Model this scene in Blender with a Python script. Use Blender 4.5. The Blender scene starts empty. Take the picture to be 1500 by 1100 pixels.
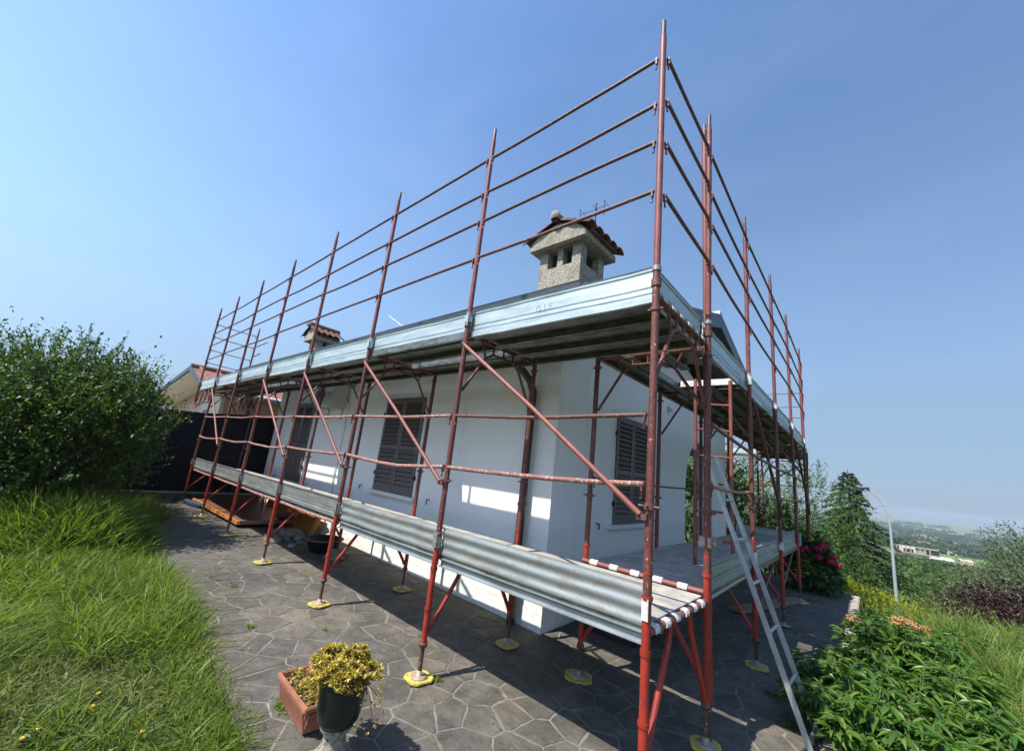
import bpy, bmesh, math, random
import numpy as np
from mathutils import Vector, Matrix
random.seed(7)
rng = np.random.default_rng(11)
C = bpy.context.scene.collection
S = bpy.context.scene
R = math.radians

# ------------------------------------------------------------------ camera
cam = bpy.data.cameras.new('camera')
cam.sensor_width = 36.0
cam.lens = 585.1 / 1500 * 36.0
cam.clip_start = 0.05
cam.clip_end = 60000
cam_o = bpy.data.objects.new('camera', cam)
C.objects.link(cam_o)
_r = Vector((0.75141973, 0.65084888, 0.10846256))
_u = Vector((0.06895977, -0.24094502, 0.96808576))
_f = Vector((-0.65621105, 0.71995919, 0.22593323))
CAM = Vector((0.960, -2.341, 1.702))
m = Matrix.Identity(4)
for i in range(3):
    m[i][0], m[i][1], m[i][2], m[i][3] = _r[i], _u[i], -_f[i], CAM[i]
cam_o.matrix_world = m
S.camera = cam_o

# ------------------------------------------------------------------ sky, sun, exposure
SUN_DIR = Vector((-0.30, -0.95, 1.50)).normalized()      # from the ground towards the sun
el = math.asin(SUN_DIR.z)
az = math.atan2(SUN_DIR.x, SUN_DIR.y)
W = bpy.data.worlds.new("World")
S.world = W
W.use_nodes = True
wn = W.node_tree
wn.nodes.clear()
sky = wn.nodes.new('ShaderNodeTexSky')
sky.sky_type = 'NISHITA'
sky.sun_disc = False
sky.sun_elevation = el
sky.sun_rotation = az
sky.altitude = 200
sky.air_density = 1.25
sky.dust_density = 0.35
sky.ozone_density = 2.2
bg = wn.nodes.new('ShaderNodeBackground')
bg.inputs['Strength'].default_value = 0.112
wo = wn.nodes.new('ShaderNodeOutputWorld')
# faint high cloud veil over the blue
tc = wn.nodes.new('ShaderNodeTexCoord')
mp = wn.nodes.new('ShaderNodeMapping'); mp.inputs['Scale'].default_value = (1.2, 2.6, 4.0); mp.inputs['Rotation'].default_value = (0.2, 0.1, 0.6)
nz = wn.nodes.new('ShaderNodeTexNoise'); nz.inputs['Scale'].default_value = 1.6; nz.inputs['Detail'].default_value = 6; nz.inputs['Roughness'].default_value = 0.55
rp = wn.nodes.new('ShaderNodeValToRGB')
rp.color_ramp.elements[0].position = 0.47; rp.color_ramp.elements[0].color = (0, 0, 0, 1)
rp.color_ramp.elements[1].position = 0.85; rp.color_ramp.elements[1].color = (0.05, 0.05, 0.05, 1)
mx = wn.nodes.new('ShaderNodeMix'); mx.data_type = 'RGBA'
mx.inputs[7].default_value = (5.6, 6.6, 7.8, 1)
wn.links.new(tc.outputs['Generated'], mp.inputs[0]); wn.links.new(mp.outputs[0], nz.inputs['Vector'])
wn.links.new(nz.outputs[0], rp.inputs[0]); wn.links.new(rp.outputs[0], mx.inputs[0])
# humid summer air: the band near the horizon is dimmer and bluer than clear air
sep = wn.nodes.new('ShaderNodeSeparateXYZ'); wn.links.new(tc.outputs['Generated'], sep.inputs[0])
tr_ = wn.nodes.new('ShaderNodeValToRGB'); cr = tr_.color_ramp
stops = [(0, (.23, .31, .58)), (.034, (.26, .345, .60)), (.09, (.35, .395, .53)), (.18, (.54, .555, .60)), (.25, (.68, .69, .74)), (.34, (.79, .82, .86)), (.45, (.85, .89, .93)), (.6, (.86, .92, .99)), (.75, (.76, .88, 1.0)), (1, (.74, .86, 1.0))]
cr.elements[0].position = stops[0][0]; cr.elements[0].color = (*stops[0][1], 1)
cr.elements[1].position = stops[1][0]; cr.elements[1].color = (*stops[1][1], 1)
for p_, c_ in stops[2:]:
    e_ = cr.elements.new(p_); e_.color = (*c_, 1)
wn.links.new(sep.outputs[2], tr_.inputs[0])
dt = wn.nodes.new('ShaderNodeVectorMath'); dt.operation = 'DOT_PRODUCT'; dt.inputs[1].default_value = (-.30, -.95, 0)
wn.links.new(tc.outputs['Generated'], dt.inputs[0])
ma = wn.nodes.new('ShaderNodeMath'); ma.operation = 'MULTIPLY_ADD'; ma.inputs[1].default_value = .30; ma.inputs[2].default_value = 1.17
wn.links.new(dt.outputs['Value'], ma.inputs[0])
m1 = wn.nodes.new('ShaderNodeMix'); m1.data_type = 'RGBA'; m1.blend_type = 'MULTIPLY'; m1.inputs[0].default_value = 1.0
m1.clamp_result = False
wn.links.new(sky.outputs[0], m1.inputs[6]); wn.links.new(tr_.outputs[0], m1.inputs[7])
vm = wn.nodes.new('ShaderNodeVectorMath'); vm.operation = 'SCALE'; wn.links.new(m1.outputs[2], vm.inputs[0]); wn.links.new(ma.outputs[0], vm.inputs[3])
wn.links.new(vm.outputs[0], mx.inputs[6]); wn.links.new(mx.outputs[2], bg.inputs[0])
wn.links.new(bg.outputs[0], wo.inputs[0])

sun = bpy.data.lights.new('sun', 'SUN')
sun.energy = 4.2
sun.angle = R(0.55)
sun.color = (1.0, 0.95, 0.86)
sun_o = bpy.data.objects.new('sun', sun)
sun_o.rotation_euler = SUN_DIR.to_track_quat('Z', 'Y').to_euler()
sun_o.location = (-10, -30, 50)
C.objects.link(sun_o)
S.view_settings.view_transform = 'Standard'
S.view_settings.look = 'None'
S.view_settings.exposure = 0.93
S.view_settings.gamma = 1.0
S.view_settings.use_curve_mapping = False
S.render.engine = 'CYCLES'
S.cycles.max_bounces = 8
S.cycles.transparent_max_bounces = 12
S.cycles.volume_bounces = 0

# ------------------------------------------------------------------ tagging helpers
def tag(o, label=None, cat=None, group=None, kind=None):
    if label: o['label'] = label
    if cat: o['category'] = cat
    if group: o['group'] = group
    if kind: o['kind'] = kind
    return o

def thing(name, loc, label, cat, group=None):
    o = bpy.data.objects.new(name, None)
    o.empty_display_size = 0.1
    o.location = loc
    C.objects.link(o)
    return tag(o, label, cat, group)

def wloc(o):
    v = Vector((0, 0, 0))
    while o is not None:
        v += o.location
        o = o.parent
    return v

def link_mesh(name, me, parent=None, loc=None):
    o = bpy.data.objects.new(name, me)
    C.objects.link(o)
    if parent is not None: o.parent = parent
    if loc is not None: o.location = loc
    return o

class B:
    """collects shapes (world coordinates) and links them as one mesh object"""
    def __init__(s): s.v = []; s.f = []; s.sm = []
    def add(s, vs, fs, smooth=False):
        n = len(s.v); s.v += [tuple(p) for p in vs]
        for q in fs: s.f.append(tuple(i + n for i in q)); s.sm.append(smooth)
        return s
    def box(s, a, b):
        (x0, y0, z0), (x1, y1, z1) = a, b
        return s.add([(x0,y0,z0),(x1,y0,z0),(x1,y1,z0),(x0,y1,z0),(x0,y0,z1),(x1,y0,z1),(x1,y1,z1),(x0,y1,z1)],
                     [(0,3,2,1),(4,5,6,7),(0,1,5,4),(1,2,6,5),(2,3,7,6),(3,0,4,7)])
    def obox(s, c, ax, ay, az):
        c, ax, ay, az = Vector(c), Vector(ax), Vector(ay), Vector(az)
        vs = []
        for k in (-1, 1):
            for (i, j) in ((-1,-1),(1,-1),(1,1),(-1,1)): vs.append(c + ax*i + ay*j + az*k)
        return s.add(vs, [(0,3,2,1),(4,5,6,7),(0,1,5,4),(1,2,6,5),(2,3,7,6),(3,0,4,7)])
    def path(s, pts, r, n=8, caps=True):
        pts = [Vector(p) for p in pts]
        rs = r if isinstance(r, (list, tuple)) else [r]*len(pts)
        vs = []; fs = []
        ref = None
        for i, p in enumerate(pts):
            if i == 0: d = pts[1]-p
            elif i == len(pts)-1: d = p-pts[i-1]
            else: d = (pts[i+1]-p).normalized() + (p-pts[i-1]).normalized()
            d.normalize()
            if ref is None:
                ref = Vector((0,0,1)) if abs(d.z) < .8 else Vector((1,0,0))
            a = d.cross(ref).normalized(); b = a.cross(d).normalized(); ref = b
            for k in range(n):
                t = 2*math.pi*k/n
                vs.append(p + (a*math.cos(t) + b*math.sin(t))*rs[i])
        for i in range(len(pts)-1):
            for k in range(n):
                k2 = (k+1) % n
                fs.append((i*n+k, i*n+k2, (i+1)*n+k2, (i+1)*n+k))
        s.add(vs, fs, True)
        if caps:
            s.add(vs[:n], [tuple(reversed(range(n)))])
            s.add(vs[-n:], [tuple(range(n))])
        return s
    def lathe(s, c, prof, n=24, close=True):
        cx, cy, cz = c; vs = []; fs = []
        for (r, z) in prof:
            for k in range(n):
                t = 2*math.pi*k/n; vs.append((cx + r*math.cos(t), cy + r*math.sin(t), cz + z))
        for i in range(len(prof)-1):
            for k in range(n):
                k2 = (k+1) % n; fs.append((i*n+k, i*n+k2, (i+1)*n+k2, (i+1)*n+k))
        return s.add(vs, fs, True)
    def prism(s, poly, ext):
        """flat polygon (list of points) pushed along ext"""
        e = Vector(ext); n = len(poly)
        vs = [Vector(p) for p in poly] + [Vector(p)+e for p in poly]
        fs = [tuple(range(n)), tuple(reversed(range(n, 2*n)))]
        for i in range(n): fs.append((i, i+n, (i+1) % n + n, (i+1) % n))
        return s.add(vs, fs)
    def sweep_path(s, prof, pts, out):
        out = Vector(out); n = len(prof); vs = []
        for p in pts: vs += [Vector(p) + out*o + Vector((0,0,z)) for o, z in prof]
        m_ = len(pts); fs = []
        for k in range(m_-1): fs += [(k*n+i, k*n+(i+1) % n, (k+1)*n+(i+1) % n, (k+1)*n+i) for i in range(n)]
        fs += [tuple(reversed(range(n))), tuple(range((m_-1)*n, m_*n))]
        return s.add(vs, fs)
    def sweep(s, prof, p0, p1, out):
        """closed profile [(o, z)] swept from p0 to p1; o along 'out', z up"""
        out = Vector(out); n = len(prof)
        vs = [Vector(p0) + out*o + Vector((0,0,z)) for o, z in prof] + [Vector(p1) + out*o + Vector((0,0,z)) for o, z in prof]
        fs = [(i, (i+1) % n, (i+1) % n + n, i+n) for i in range(n)] + [tuple(reversed(range(n))), tuple(range(n, 2*n))]
        return s.add(vs, fs)
    def build(s, name, mat, parent=None, recalc=True, bevel=0):
        off = wloc(parent) if parent is not None else Vector((0,0,0))
        me = bpy.data.meshes.new(name)
        me.from_pydata([(x-off.x, y-off.y, z-off.z) for x, y, z in s.v], [], s.f)
        me.polygons.foreach_set('use_smooth', s.sm)
        me.materials.append(mat)
        if recalc:
            bm = bmesh.new(); bm.from_mesh(me)
            bmesh.ops.recalc_face_normals(bm, faces=bm.faces)
            if bevel:
                es = [e for e in bm.edges if len(e.link_faces) == 2 and e.calc_face_angle(0) > 0.6]
                bmesh.ops.bevel(bm, geom=es, offset=bevel, segments=2, affect='EDGES', clamp_overlap=True)
            bm.to_mesh(me); bm.free()
        me.update()
        return link_mesh(name, me, parent)

def fast_mesh(name, V, F, mat, parent=None, smooth=False):
    """V (n,3), F (m,3) numpy"""
    off = wloc(parent) if parent is not None else Vector((0,0,0))
    V = np.asarray(V, dtype=np.float32) - np.array(off, dtype=np.float32)
    F = np.asarray(F, dtype=np.int32)
    me = bpy.data.meshes.new(name)
    me.vertices.add(len(V)); me.vertices.foreach_set('co', V.ravel())
    me.loops.add(F.size); me.loops.foreach_set('vertex_index', F.ravel())
    me.polygons.add(len(F))
    k = F.shape[1]
    me.polygons.foreach_set('loop_start', np.arange(0, F.size, k, dtype=np.int32))
    me.polygons.foreach_set('loop_total', np.full(len(F), k, dtype=np.int32))
    if smooth: me.polygons.foreach_set('use_smooth', np.ones(len(F), dtype=bool))
    me.update(calc_edges=True)
    me.materials.append(mat)
    return link_mesh(name, me, parent)

# ------------------------------------------------------------------ materials
class N:
    def __init__(s, name):
        s.m = bpy.data.materials.new(name); s.m.use_nodes = True
        s.t = s.m.node_tree; s.p = s.t.nodes['Principled BSDF']
        s.co = s.t.nodes.new('ShaderNodeTexCoord')
    def new(s, k, **kw):
        n = s.t.nodes.new(k)
        for a, b in kw.items(): setattr(n, a, b)
        return n
    def l(s, a, b): s.t.links.new(a, b)
    def noise(s, scale, detail=4, rough=.55, stretch=None, w=0, coord='Object'):
        n = s.new('ShaderNodeTexNoise')
        n.inputs['Scale'].default_value = scale; n.inputs['Detail'].default_value = detail; n.inputs['Roughness'].default_value = rough
        mp = s.new('ShaderNodeMapping'); mp.inputs['Location'].default_value = (w*3.1, w*1.7, w*2.3)
        if stretch: mp.inputs['Scale'].default_value = stretch
        s.l(s.co.outputs[coord], mp.inputs[0]); s.l(mp.outputs[0], n.inputs['Vector'])
        return n.outputs[0]
    def vor(s, scale, feature='F1', w=0, stretch=None, out='Distance'):
        n = s.new('ShaderNodeTexVoronoi'); n.feature = feature
        n.inputs['Scale'].default_value = scale
        mp = s.new('ShaderNodeMapping'); mp.inputs['Location'].default_value = (w*2.1, w*1.3, w*4.3)
        if stretch: mp.inputs['Scale'].default_value = stretch
        s.l(s.co.outputs['Object'], mp.inputs[0]); s.l(mp.outputs[0], n.inputs['Vector'])
        return n.outputs[out]
    def ramp(s, src, stops):
        n = s.new('ShaderNodeValToRGB'); cr = n.color_ramp
        while len(cr.elements) > 1: cr.elements.remove(cr.elements[-1])
        cr.elements[0].position = stops[0][0]; cr.elements[0].color = col4(stops[0][1])
        for p, c in stops[1:]:
            e = cr.elements.new(p); e.color = col4(c)
        s.l(src, n.inputs[0]); return n.outputs[0]
    def mix(s, fac, a, b, mode='MIX'):
        n = s.new('ShaderNodeMix'); n.data_type = 'RGBA'; n.blend_type = mode
        for i, v in ((0, fac), (6, a), (7, b)):
            if isinstance(v, (int, float)): n.inputs[i].default_value = v if i == 0 else (v, v, v, 1)
            elif isinstance(v, tuple): n.inputs[i].default_value = col4(v)
            else: s.l(v, n.inputs[i])
        return n.outputs[2]
    def math(s, op, a, b=0.0):
        n = s.new('ShaderNodeMath'); n.operation = op
        for i, v in ((0, a), (1, b)):
            if isinstance(v, (int, float)): n.inputs[i].default_value = v
            else: s.l(v, n.inputs[i])
        return n.outputs[0]
    def bump(s, h, strength=.3, dist=.01):
        n = s.new('ShaderNodeBump'); n.inputs['Strength'].default_value = strength; n.inputs['Distance'].default_value = dist
        s.l(h, n.inputs['Height']); s.l(n.outputs[0], s.p.inputs['Normal'])
    def set(s, color=None, rough=.6, metal=0.0, spec=.5):
        if color is not None:
            if isinstance(color, tuple): s.p.inputs['Base Color'].default_value = col4(color)
            else: s.l(color, s.p.inputs['Base Color'])
        if isinstance(rough, (int, float)): s.p.inputs['Roughness'].default_value = rough
        else: s.l(rough, s.p.inputs['Roughness'])
        s.p.inputs['Metallic'].default_value = metal
        s.p.inputs['Specular IOR Level'].default_value = spec
        return s.m
    def island(s):
        g = s.new('ShaderNodeNewGeometry'); return g.outputs['Random Per Island']
    def obrand(s):
        g = s.new('ShaderNodeObjectInfo'); return g.outputs['Random']

def col4(c):
    if isinstance(c, (int, float)): return (c, c, c, 1)
    return (*c[:3], 1)

def paint(name, base, dark, rust=.5, splat=.62, rough=.55):
    n = N(name)
    v = n.noise(9, 5, .65)
    c = n.ramp(v, [(.3, dark), (.62, base)])
    rustn = n.noise(38, 6, .75, w=1)
    c = n.mix(n.ramp(rustn, [(rust, 0.0), (rust+.12, 1.0)]), c, (0.075, 0.03, 0.016))
    cem = n.noise(60, 3, .6, w=4, stretch=(1, 1, .6))
    c = n.mix(n.ramp(cem, [(splat, 0.0), (splat+.03, 1.0)]), c, (0.42, 0.38, 0.33))
    orr = n.obrand()
    c = n.mix(.35, c, n.mix(1.0, c, n.ramp(orr, [(0, .55), (1, 1.35)]), 'MULTIPLY'))
    n.bump(n.noise(70, 5, .7, w=2), .35, .002)
    return n.set(c, rough)

def galv(name, base, dirt=(.30, .27, .22), dirt_at=.6, rough=.42, metal=.55):
    n = N(name)
    sp = n.vor(55, out='Color')
    v = n.noise(5, 5, .6, stretch=(.5, .5, 3))
    b2 = tuple(x*.78 for x in base)
    c = n.ramp(v, [(.35, b2), (.6, base)])
    c = n.mix(.10, c, n.mix(1.0, c, sp, 'MULTIPLY'))
    d = n.noise(14, 6, .7, w=3, stretch=(.6, .6, 2))
    c = n.mix(n.ramp(d, [(dirt_at, 0.0), (dirt_at+.14, .85)]), c, dirt)
    n.bump(n.noise(3.5, 4, .5, w=5), .25, .02)
    return n.set(c, n.math('ADD', n.math('MULTIPLY', v, .3), rough-.15), metal)

def leafmat(name, cols, trans=.35, rough=.5, spec=.35, big=(1.5, .75, 1.25)):
    """per-leaf random colour, slow patchiness, light through the leaf"""
    n = N(name)
    k = len(cols)
    c = n.ramp(n.island(), [(i/max(1, k-1), cc) for i, cc in enumerate(cols)])
    pv = n.noise(big[0], 3, .5, w=2)
    c = n.mix(1.0, c, n.ramp(pv, [(.3, big[1]), (.7, big[2])]), 'MULTIPLY')
    n.set(c, rough, 0, spec)
    tr = n.new('ShaderNodeBsdfTranslucent')
    tcx = n.mix(1.0, c, (1.15, 1.25, .55), 'MULTIPLY')
    n.l(tcx, tr.inputs[0])
    ms = n.new('ShaderNodeMixShader'); ms.inputs[0].default_value = trans
    n.l(n.p.outputs[0], ms.inputs[1]); n.l(tr.outputs[0], ms.inputs[2])
    out = n.t.nodes['Material Output']; n.l(ms.outputs[0], out.inputs['Surface'])
    return n.m

def plain(name, c, rough=.6, metal=0.0, var=.15, scale=8, bump=0, spec=.5):
    n = N(name)
    lo = tuple(x*(1-var) for x in c); hi = tuple(min(1, x*(1+var)) for x in c)
    cc = n.ramp(n.noise(scale, 5, .6), [(.32, lo), (.68, hi)])
    if bump: n.bump(n.noise(scale*6, 4, .6, w=1), bump, .004)
    return n.set(cc, rough, metal, spec)

M = {}
M['red_low'] = paint('red_paint_fresh', (.34, .028, .013), (.20, .020, .012), rust=.60, splat=.70, rough=.5)
M['red_mid'] = paint('red_paint_worn', (.180, .042, .033), (.095, .027, .022), rust=.49, splat=.655)
M['red_top'] = paint('red_paint_faded', (.230, .055, .046), (.11, .034, .030), rust=.60, splat=.68)
M['red_pin'] = paint('red_paint_spigot', (.10, .05, .045), (.06, .035, .03), rust=.5, splat=.66)
M['brace'] = paint('salmon_brace_paint', (.24, .070, .052), (.15, .045, .036), rust=.66, splat=.70)
M['rail'] = paint('rusty_rail', (.155, .060, .045), (.10, .045, .035), rust=.50, splat=.64)
M['rail_low'] = paint('cement_splashed_rail', (.30, .11, .085), (.20, .08, .06), rust=.64, splat=.56)
M['jack'] = paint('rusty_jack', (.12, .055, .035), (.08, .04, .03), rust=.45, splat=.64)
M['galv'] = galv('galvanised_sheet', (.40, .43, .44), dirt_at=.60)
M['galv_low'] = galv('galvanised_toe_board_weathered', (.36, .375, .36), dirt=(.27, .24, .18), dirt_at=.50, metal=.5)
M['galv_up'] = galv('galvanised_toe_board_sky_tint', (.50, .575, .58), dirt=(.40, .41, .37), dirt_at=.60, metal=.4, rough=.5)  # pale cyan of the reflected sky put into the base colour
M['galv_under'] = galv('galvanised_plank', (.24, .26, .24), dirt=(.10, .085, .06), dirt_at=.47)
# plank tops: steel under cement dust and rust stains
def plank_mat():
    n = N('dusty_plank_top')
    c = n.ramp(n.noise(7, 6, .65), [(.3, (.24, .23, .21)), (.52, (.38, .36, .32)), (.7, (.50, .46, .38))])
    c = n.mix(n.ramp(n.noise(20, 6, .75, w=3), [(.56, 0.0), (.68, .8)]), c, (.34, .17, .08))
    n.bump(n.noise(40, 5, .7, w=2), .5, .004)
    return n.set(c, .7, .1)
M['plank_top'] = plank_mat()
M['claw'] = plain('pale_steel_claw', (.60, .58, .55), .6, .1, .2, 30, .3)
def padmat():
    n = N('scuffed_yellow_pad')
    c = n.ramp(n.noise(16, 5, .7), [(.3, (.34, .28, .07)), (.6, (.56, .46, .07))])
    c = n.mix(n.ramp(n.noise(34, 6, .8, w=3), [(.50, 0.0), (.64, .85)]), c, (.17, .145, .10))
    n.bump(n.noise(60, 4, .7), .4, .003)
    return n.set(c, .7, 0, .3)
M['yellow'] = padmat()
M['steel_pad'] = plain('dusty_steel_foot', (.34, .26, .21), .65, .3, .3, 30, .4)

def wall_mat(name, base, fleck=.06, coarse=140, bump=.55, dist=.006):
    n = N(name)
    c = n.ramp(n.noise(1.3, 5, .6), [(.3, tuple(x*.95 for x in base)), (.7, base)])
    f = n.noise(coarse, 3, .6, w=2)
    c = n.mix(n.ramp(n.noise(2.2, 6, .7, w=11, stretch=(2.5, 2.5, .18)), [(.55, 0.0), (.8, .30)]), c, (.52, .50, .45))
    c = n.mix(fleck, c, n.ramp(f, [(.35, .25), (.6, 1.0)]), 'MULTIPLY')
    c = n.mix(n.ramp(n.noise(3, 6, .7, w=6, stretch=(1, 1, .25)), [(.62, 0.0), (.8, .25)]), c, (.45, .43, .38))
    v = n.vor(coarse*.6)
    n.bump(n.math('ADD', n.math('MULTIPLY', f, .7), v), bump, dist)
    return n.set(c, .85, 0, .2)
M['stucco'] = wall_mat('white_granular_render', (.82, .80, .755))
M['plinth'] = wall_mat('white_rough_plinth', (.78, .76, .71), .08, 26, .55, .012)
M['white_trim'] = plain('white_stone_sill', (.66, .66, .64), .6, 0, .06, 10, .15)
def shutter_mat():
    n = N('brown_grey_shutter')
    c = n.ramp(n.noise(14, 4, .5, stretch=(4, 4, .4)), [(.3, (.100, .080, .068)), (.7, (.132, .106, .090))])
    return n.set(c, .45, 0, .5)
M['shutter'] = shutter_mat()
M['shutter_gable'] = shutter_mat()  # same colour as the front shutters, for the gable wall
M['charcoal'] = plain('charcoal_sheet_metal', (.055, .062, .068), .42, .3, .15, 6, .1)
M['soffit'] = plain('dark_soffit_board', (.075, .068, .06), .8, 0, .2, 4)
M['downpipe'] = plain('dark_brown_downpipe', (.022, .018, .018), .4, .2, .2, 9)
M['black'] = plain('black_plastic', (.012, .013, .015), .45, 0, .3, 9)
M['iron'] = plain('black_iron', (.02, .02, .02), .5, .5, .2, 20)
M['greyplastic'] = plain('pale_grey_plastic', (.50, .51, .48), .5, 0, .1, 12)
def harl():
    n = N('grey_roughcast')
    v = n.noise(30, 6, .8, w=5)
    f = n.noise(36, 6, .9)
    c = n.ramp(f, [(.38, (.09, .08, .065)), (.47, (.38, .34, .27)), (.66, (.66, .60, .49))])
    c = n.mix(n.ramp(n.noise(4, 4, .6, w=3), [(.5, 0.0), (.75, .55)]), c, (.10, .095, .085))
    n.bump(n.math('ADD', v, f), 1.0, .02)
    return n.set(c, .95, 0, .1)
M['harl'] = harl()
M['tile'] = plain('old_terracotta_tile', (.115, .055, .040), .9, 0, .55, 14, .6)
M['soot_shade'] = plain('soot_and_painted_shade', (.02, .019, .018), .9, 0, .3, 10)  # soot inside the chimney; painted shade behind shutters and in farm openings
M['alu'] = plain('dull_aluminium', (.40, .41, .41), .5, .7, .18, 14, .1)

def stone_mat():
    n = N('grey_porphyry_stone')
    orr = n.obrand()
    base = n.ramp(orr, [(0, (.074, .068, .060)), (.3, (.096, .088, .077)), (.55, (.083, .075, .066)), (.75, (.089, .083, .073)), (.92, (.118, .101, .080)), (1, (.085, .080, .072))])
    f = n.noise(9, 7, .7)
    c = n.mix(1.0, base, n.ramp(f, [(.28, .62), (.7, 1.38)]), 'MULTIPLY')
    c = n.mix(1.0, c, n.ramp(n.noise(1.1, 5, .6, w=8), [(.3, (.72, .71, .70)), (.7, (1.25, 1.2, 1.12))]), 'MULTIPLY')
    c = n.mix(n.ramp(n.noise(3.2, 7, .75, w=3), [(.50, 0.0), (.72, .55)]), c, (.22, .20, .165))
    c = n.mix(n.ramp(n.noise(7, 8, .8, w=9, stretch=(1, 3, 1)), [(.60, 0.0), (.66, .5)]), c, (.30, .28, .24))
    c = n.mix(n.ramp(n.noise(130, 2, .5, w=7), [(.70, 0.0), (.74, .8)]), c, (.42, .40, .36))
    n.bump(n.math('ADD', n.noise(14, 8, .75, w=1, stretch=(1, 2.2, 1)), n.math('MULTIPLY', n.noise(3.5, 3, .5, w=2), 1.2)), .9, .014)
    return n.set(c, .74, 0, .35)
M['stone'] = stone_mat()
def mortar():
    n = N('pale_mortar')
    c = n.ramp(n.noise(5, 7, .7), [(.3, (.12, .112, .098)), (.55, (.20, .187, .163)), (.80, (.32, .30, .26))])
    n.bump(n.noise(60, 5, .7), .7, .01)
    return n.set(c, .9, 0, .1)
M['mortar'] = mortar()
M['concrete'] = plain('weathered_concrete', (.30, .27, .23), .9, 0, .3, 7, .6)
def soil():
    n = N('grassy_soil')
    c = n.ramp(n.noise(2.2, 8, .7), [(.3, (.040, .050, .018)), (.5, (.075, .085, .030)), (.7, (.16, .125, .075))])
    n.bump(n.noise(25, 6, .7), .8, .03)
    return n.set(c, .95, 0, .1)
M['soil'] = soil()

# ------------------------------------------------------------------ ground
def g(x, y):            # patio level
    return -0.0127*x + 0.0103*y
def edge(x):            # lawn / paving edge
    return float(np.interp(x, [-11.2, -8.9, -8, -5.7, -4.4, -3.2, -2.5, -2.1, -1.76, -1.5, 3], [-.62, -.50, -.90, -1.05, -1.06, -1.10, -1.13, -1.17, -1.2, -1.4, -9]))

def H(x, y):            # natural terrain
    x = np.asarray(x, float); y = np.asarray(y, float)
    base = np.interp(y, [-400, -20, 7.5, 12, 22, 60, 120, 200, 600, 1500, 3000], [8, .0, 0, -.9, -2.6, -6, -10, -14, -35, -46, -46])
    gx = np.clip(x, -16, .6)
    h = base - 0.0127*gx - .07 + np.where(y < 7.5, .0103*y, 0)
    side = np.clip(x-.66, 0, 6)
    h = h + .02*np.minimum(side, .5) - .055*np.clip(side-.5, 0, 6)*(y < 30)
    lawn = (x < .1) & (y < -.4)
    h = h + np.where(lawn, np.clip((-1.0-y)*.05, 0, .35), 0)
    h = h + .03*np.sin(x*1.7+y*.9)*np.sin(y*1.3-x*.4)*np.where((x > 1.0) | (y < -1.6), 1, 0)
    return h

def axis(lo, hi, fine_lo, fine_hi, step):
    a = list(np.arange(fine_lo, fine_hi+1e-6, step))
    s = step; v = fine_lo
    pre = []
    while v > lo: s *= 1.35; v -= s; pre.append(max(v, lo))
    s = step; v = fine_hi; post = []
    while v < hi: s *= 1.35; v += s; post.append(min(v, hi))
    return np.array(pre[::-1] + a + post)
GX = axis(-9000, 9000, -13, 7, .25); GY = axis(-3000, 12000, -6, 14, .25)
XX, YY = np.meshgrid(GX, GY)
ZZ = H(XX, YY)
nx, ny = len(GX), len(GY)
V = np.stack([XX.ravel(), YY.ravel(), ZZ.ravel()], 1)
idx = np.arange(nx*ny).reshape(ny, nx)
F = np.stack([idx[:-1,:-1].ravel(), idx[:-1,1:].ravel(), idx[1:,1:].ravel(), idx[1:,:-1].ravel()], 1)
def terrain_mat():
    n = N('terrain')
    near = n.ramp(n.noise(2.2, 8, .7), [(.3, (.035, .045, .016)), (.5, (.07, .08, .03)), (.72, (.15, .12, .07))])
    cell = n.vor(.0075, out='Color', stretch=(1, .55, 1))
    fieldc = n.ramp(cell, [(.15, (.085, .145, .040)), (.4, (.145, .21, .06)), (.6, (.10, .165, .045)), (.8, (.17, .18, .075)), (1, (.09, .12, .045))])
    fieldc = n.mix(1.0, fieldc, n.ramp(n.noise(.02, 6, .6), [(.3, .8), (.7, 1.2)]), 'MULTIPLY')
    g_ = n.new('ShaderNodeNewGeometry'); sx = n.new('ShaderNodeSeparateXYZ'); n.l(g_.outputs['Position'], sx.inputs[0])
    mr = n.new('ShaderNodeMapRange'); mr.inputs[1].default_value = 60; mr.inputs[2].default_value = 160
    n.l(sx.outputs[1], mr.inputs[0])
    c = n.mix(mr.outputs[0], near, fieldc)
    return n.set(c, .95, 0, .05)
ter = fast_mesh('ground', V, F, terrain_mat(), smooth=True); tag(ter, kind='structure')

# ------------------------------------------------------------------ crazy paving
HX0, HX1, HY0, HY1 = -10.9, -1.78, 1.55, 9.03          # house walls
patio_pts = [(x, edge(x)) for x in np.linspace(-11.0, -1.8, 24)] + [(-1.5, -1.5), (-1.4, -2.6), (.56, -2.6), (.56, 8.3), (-4.4, 8.9), (-4.4, 6.06), (-1.9, 6.06), (-1.9, 1.56), (-11.0, 1.56)]
bm_ = B(); bm_.add([(x, y, g(x, y)) for x, y in patio_pts], [tuple(range(len(patio_pts)))])
patio = bm_.build('patio', M['mortar']); tag(patio, kind='structure')
for pf in patio.data.polygons:
    if pf.normal.z < 0: patio.data.flip_normals(); break

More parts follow.
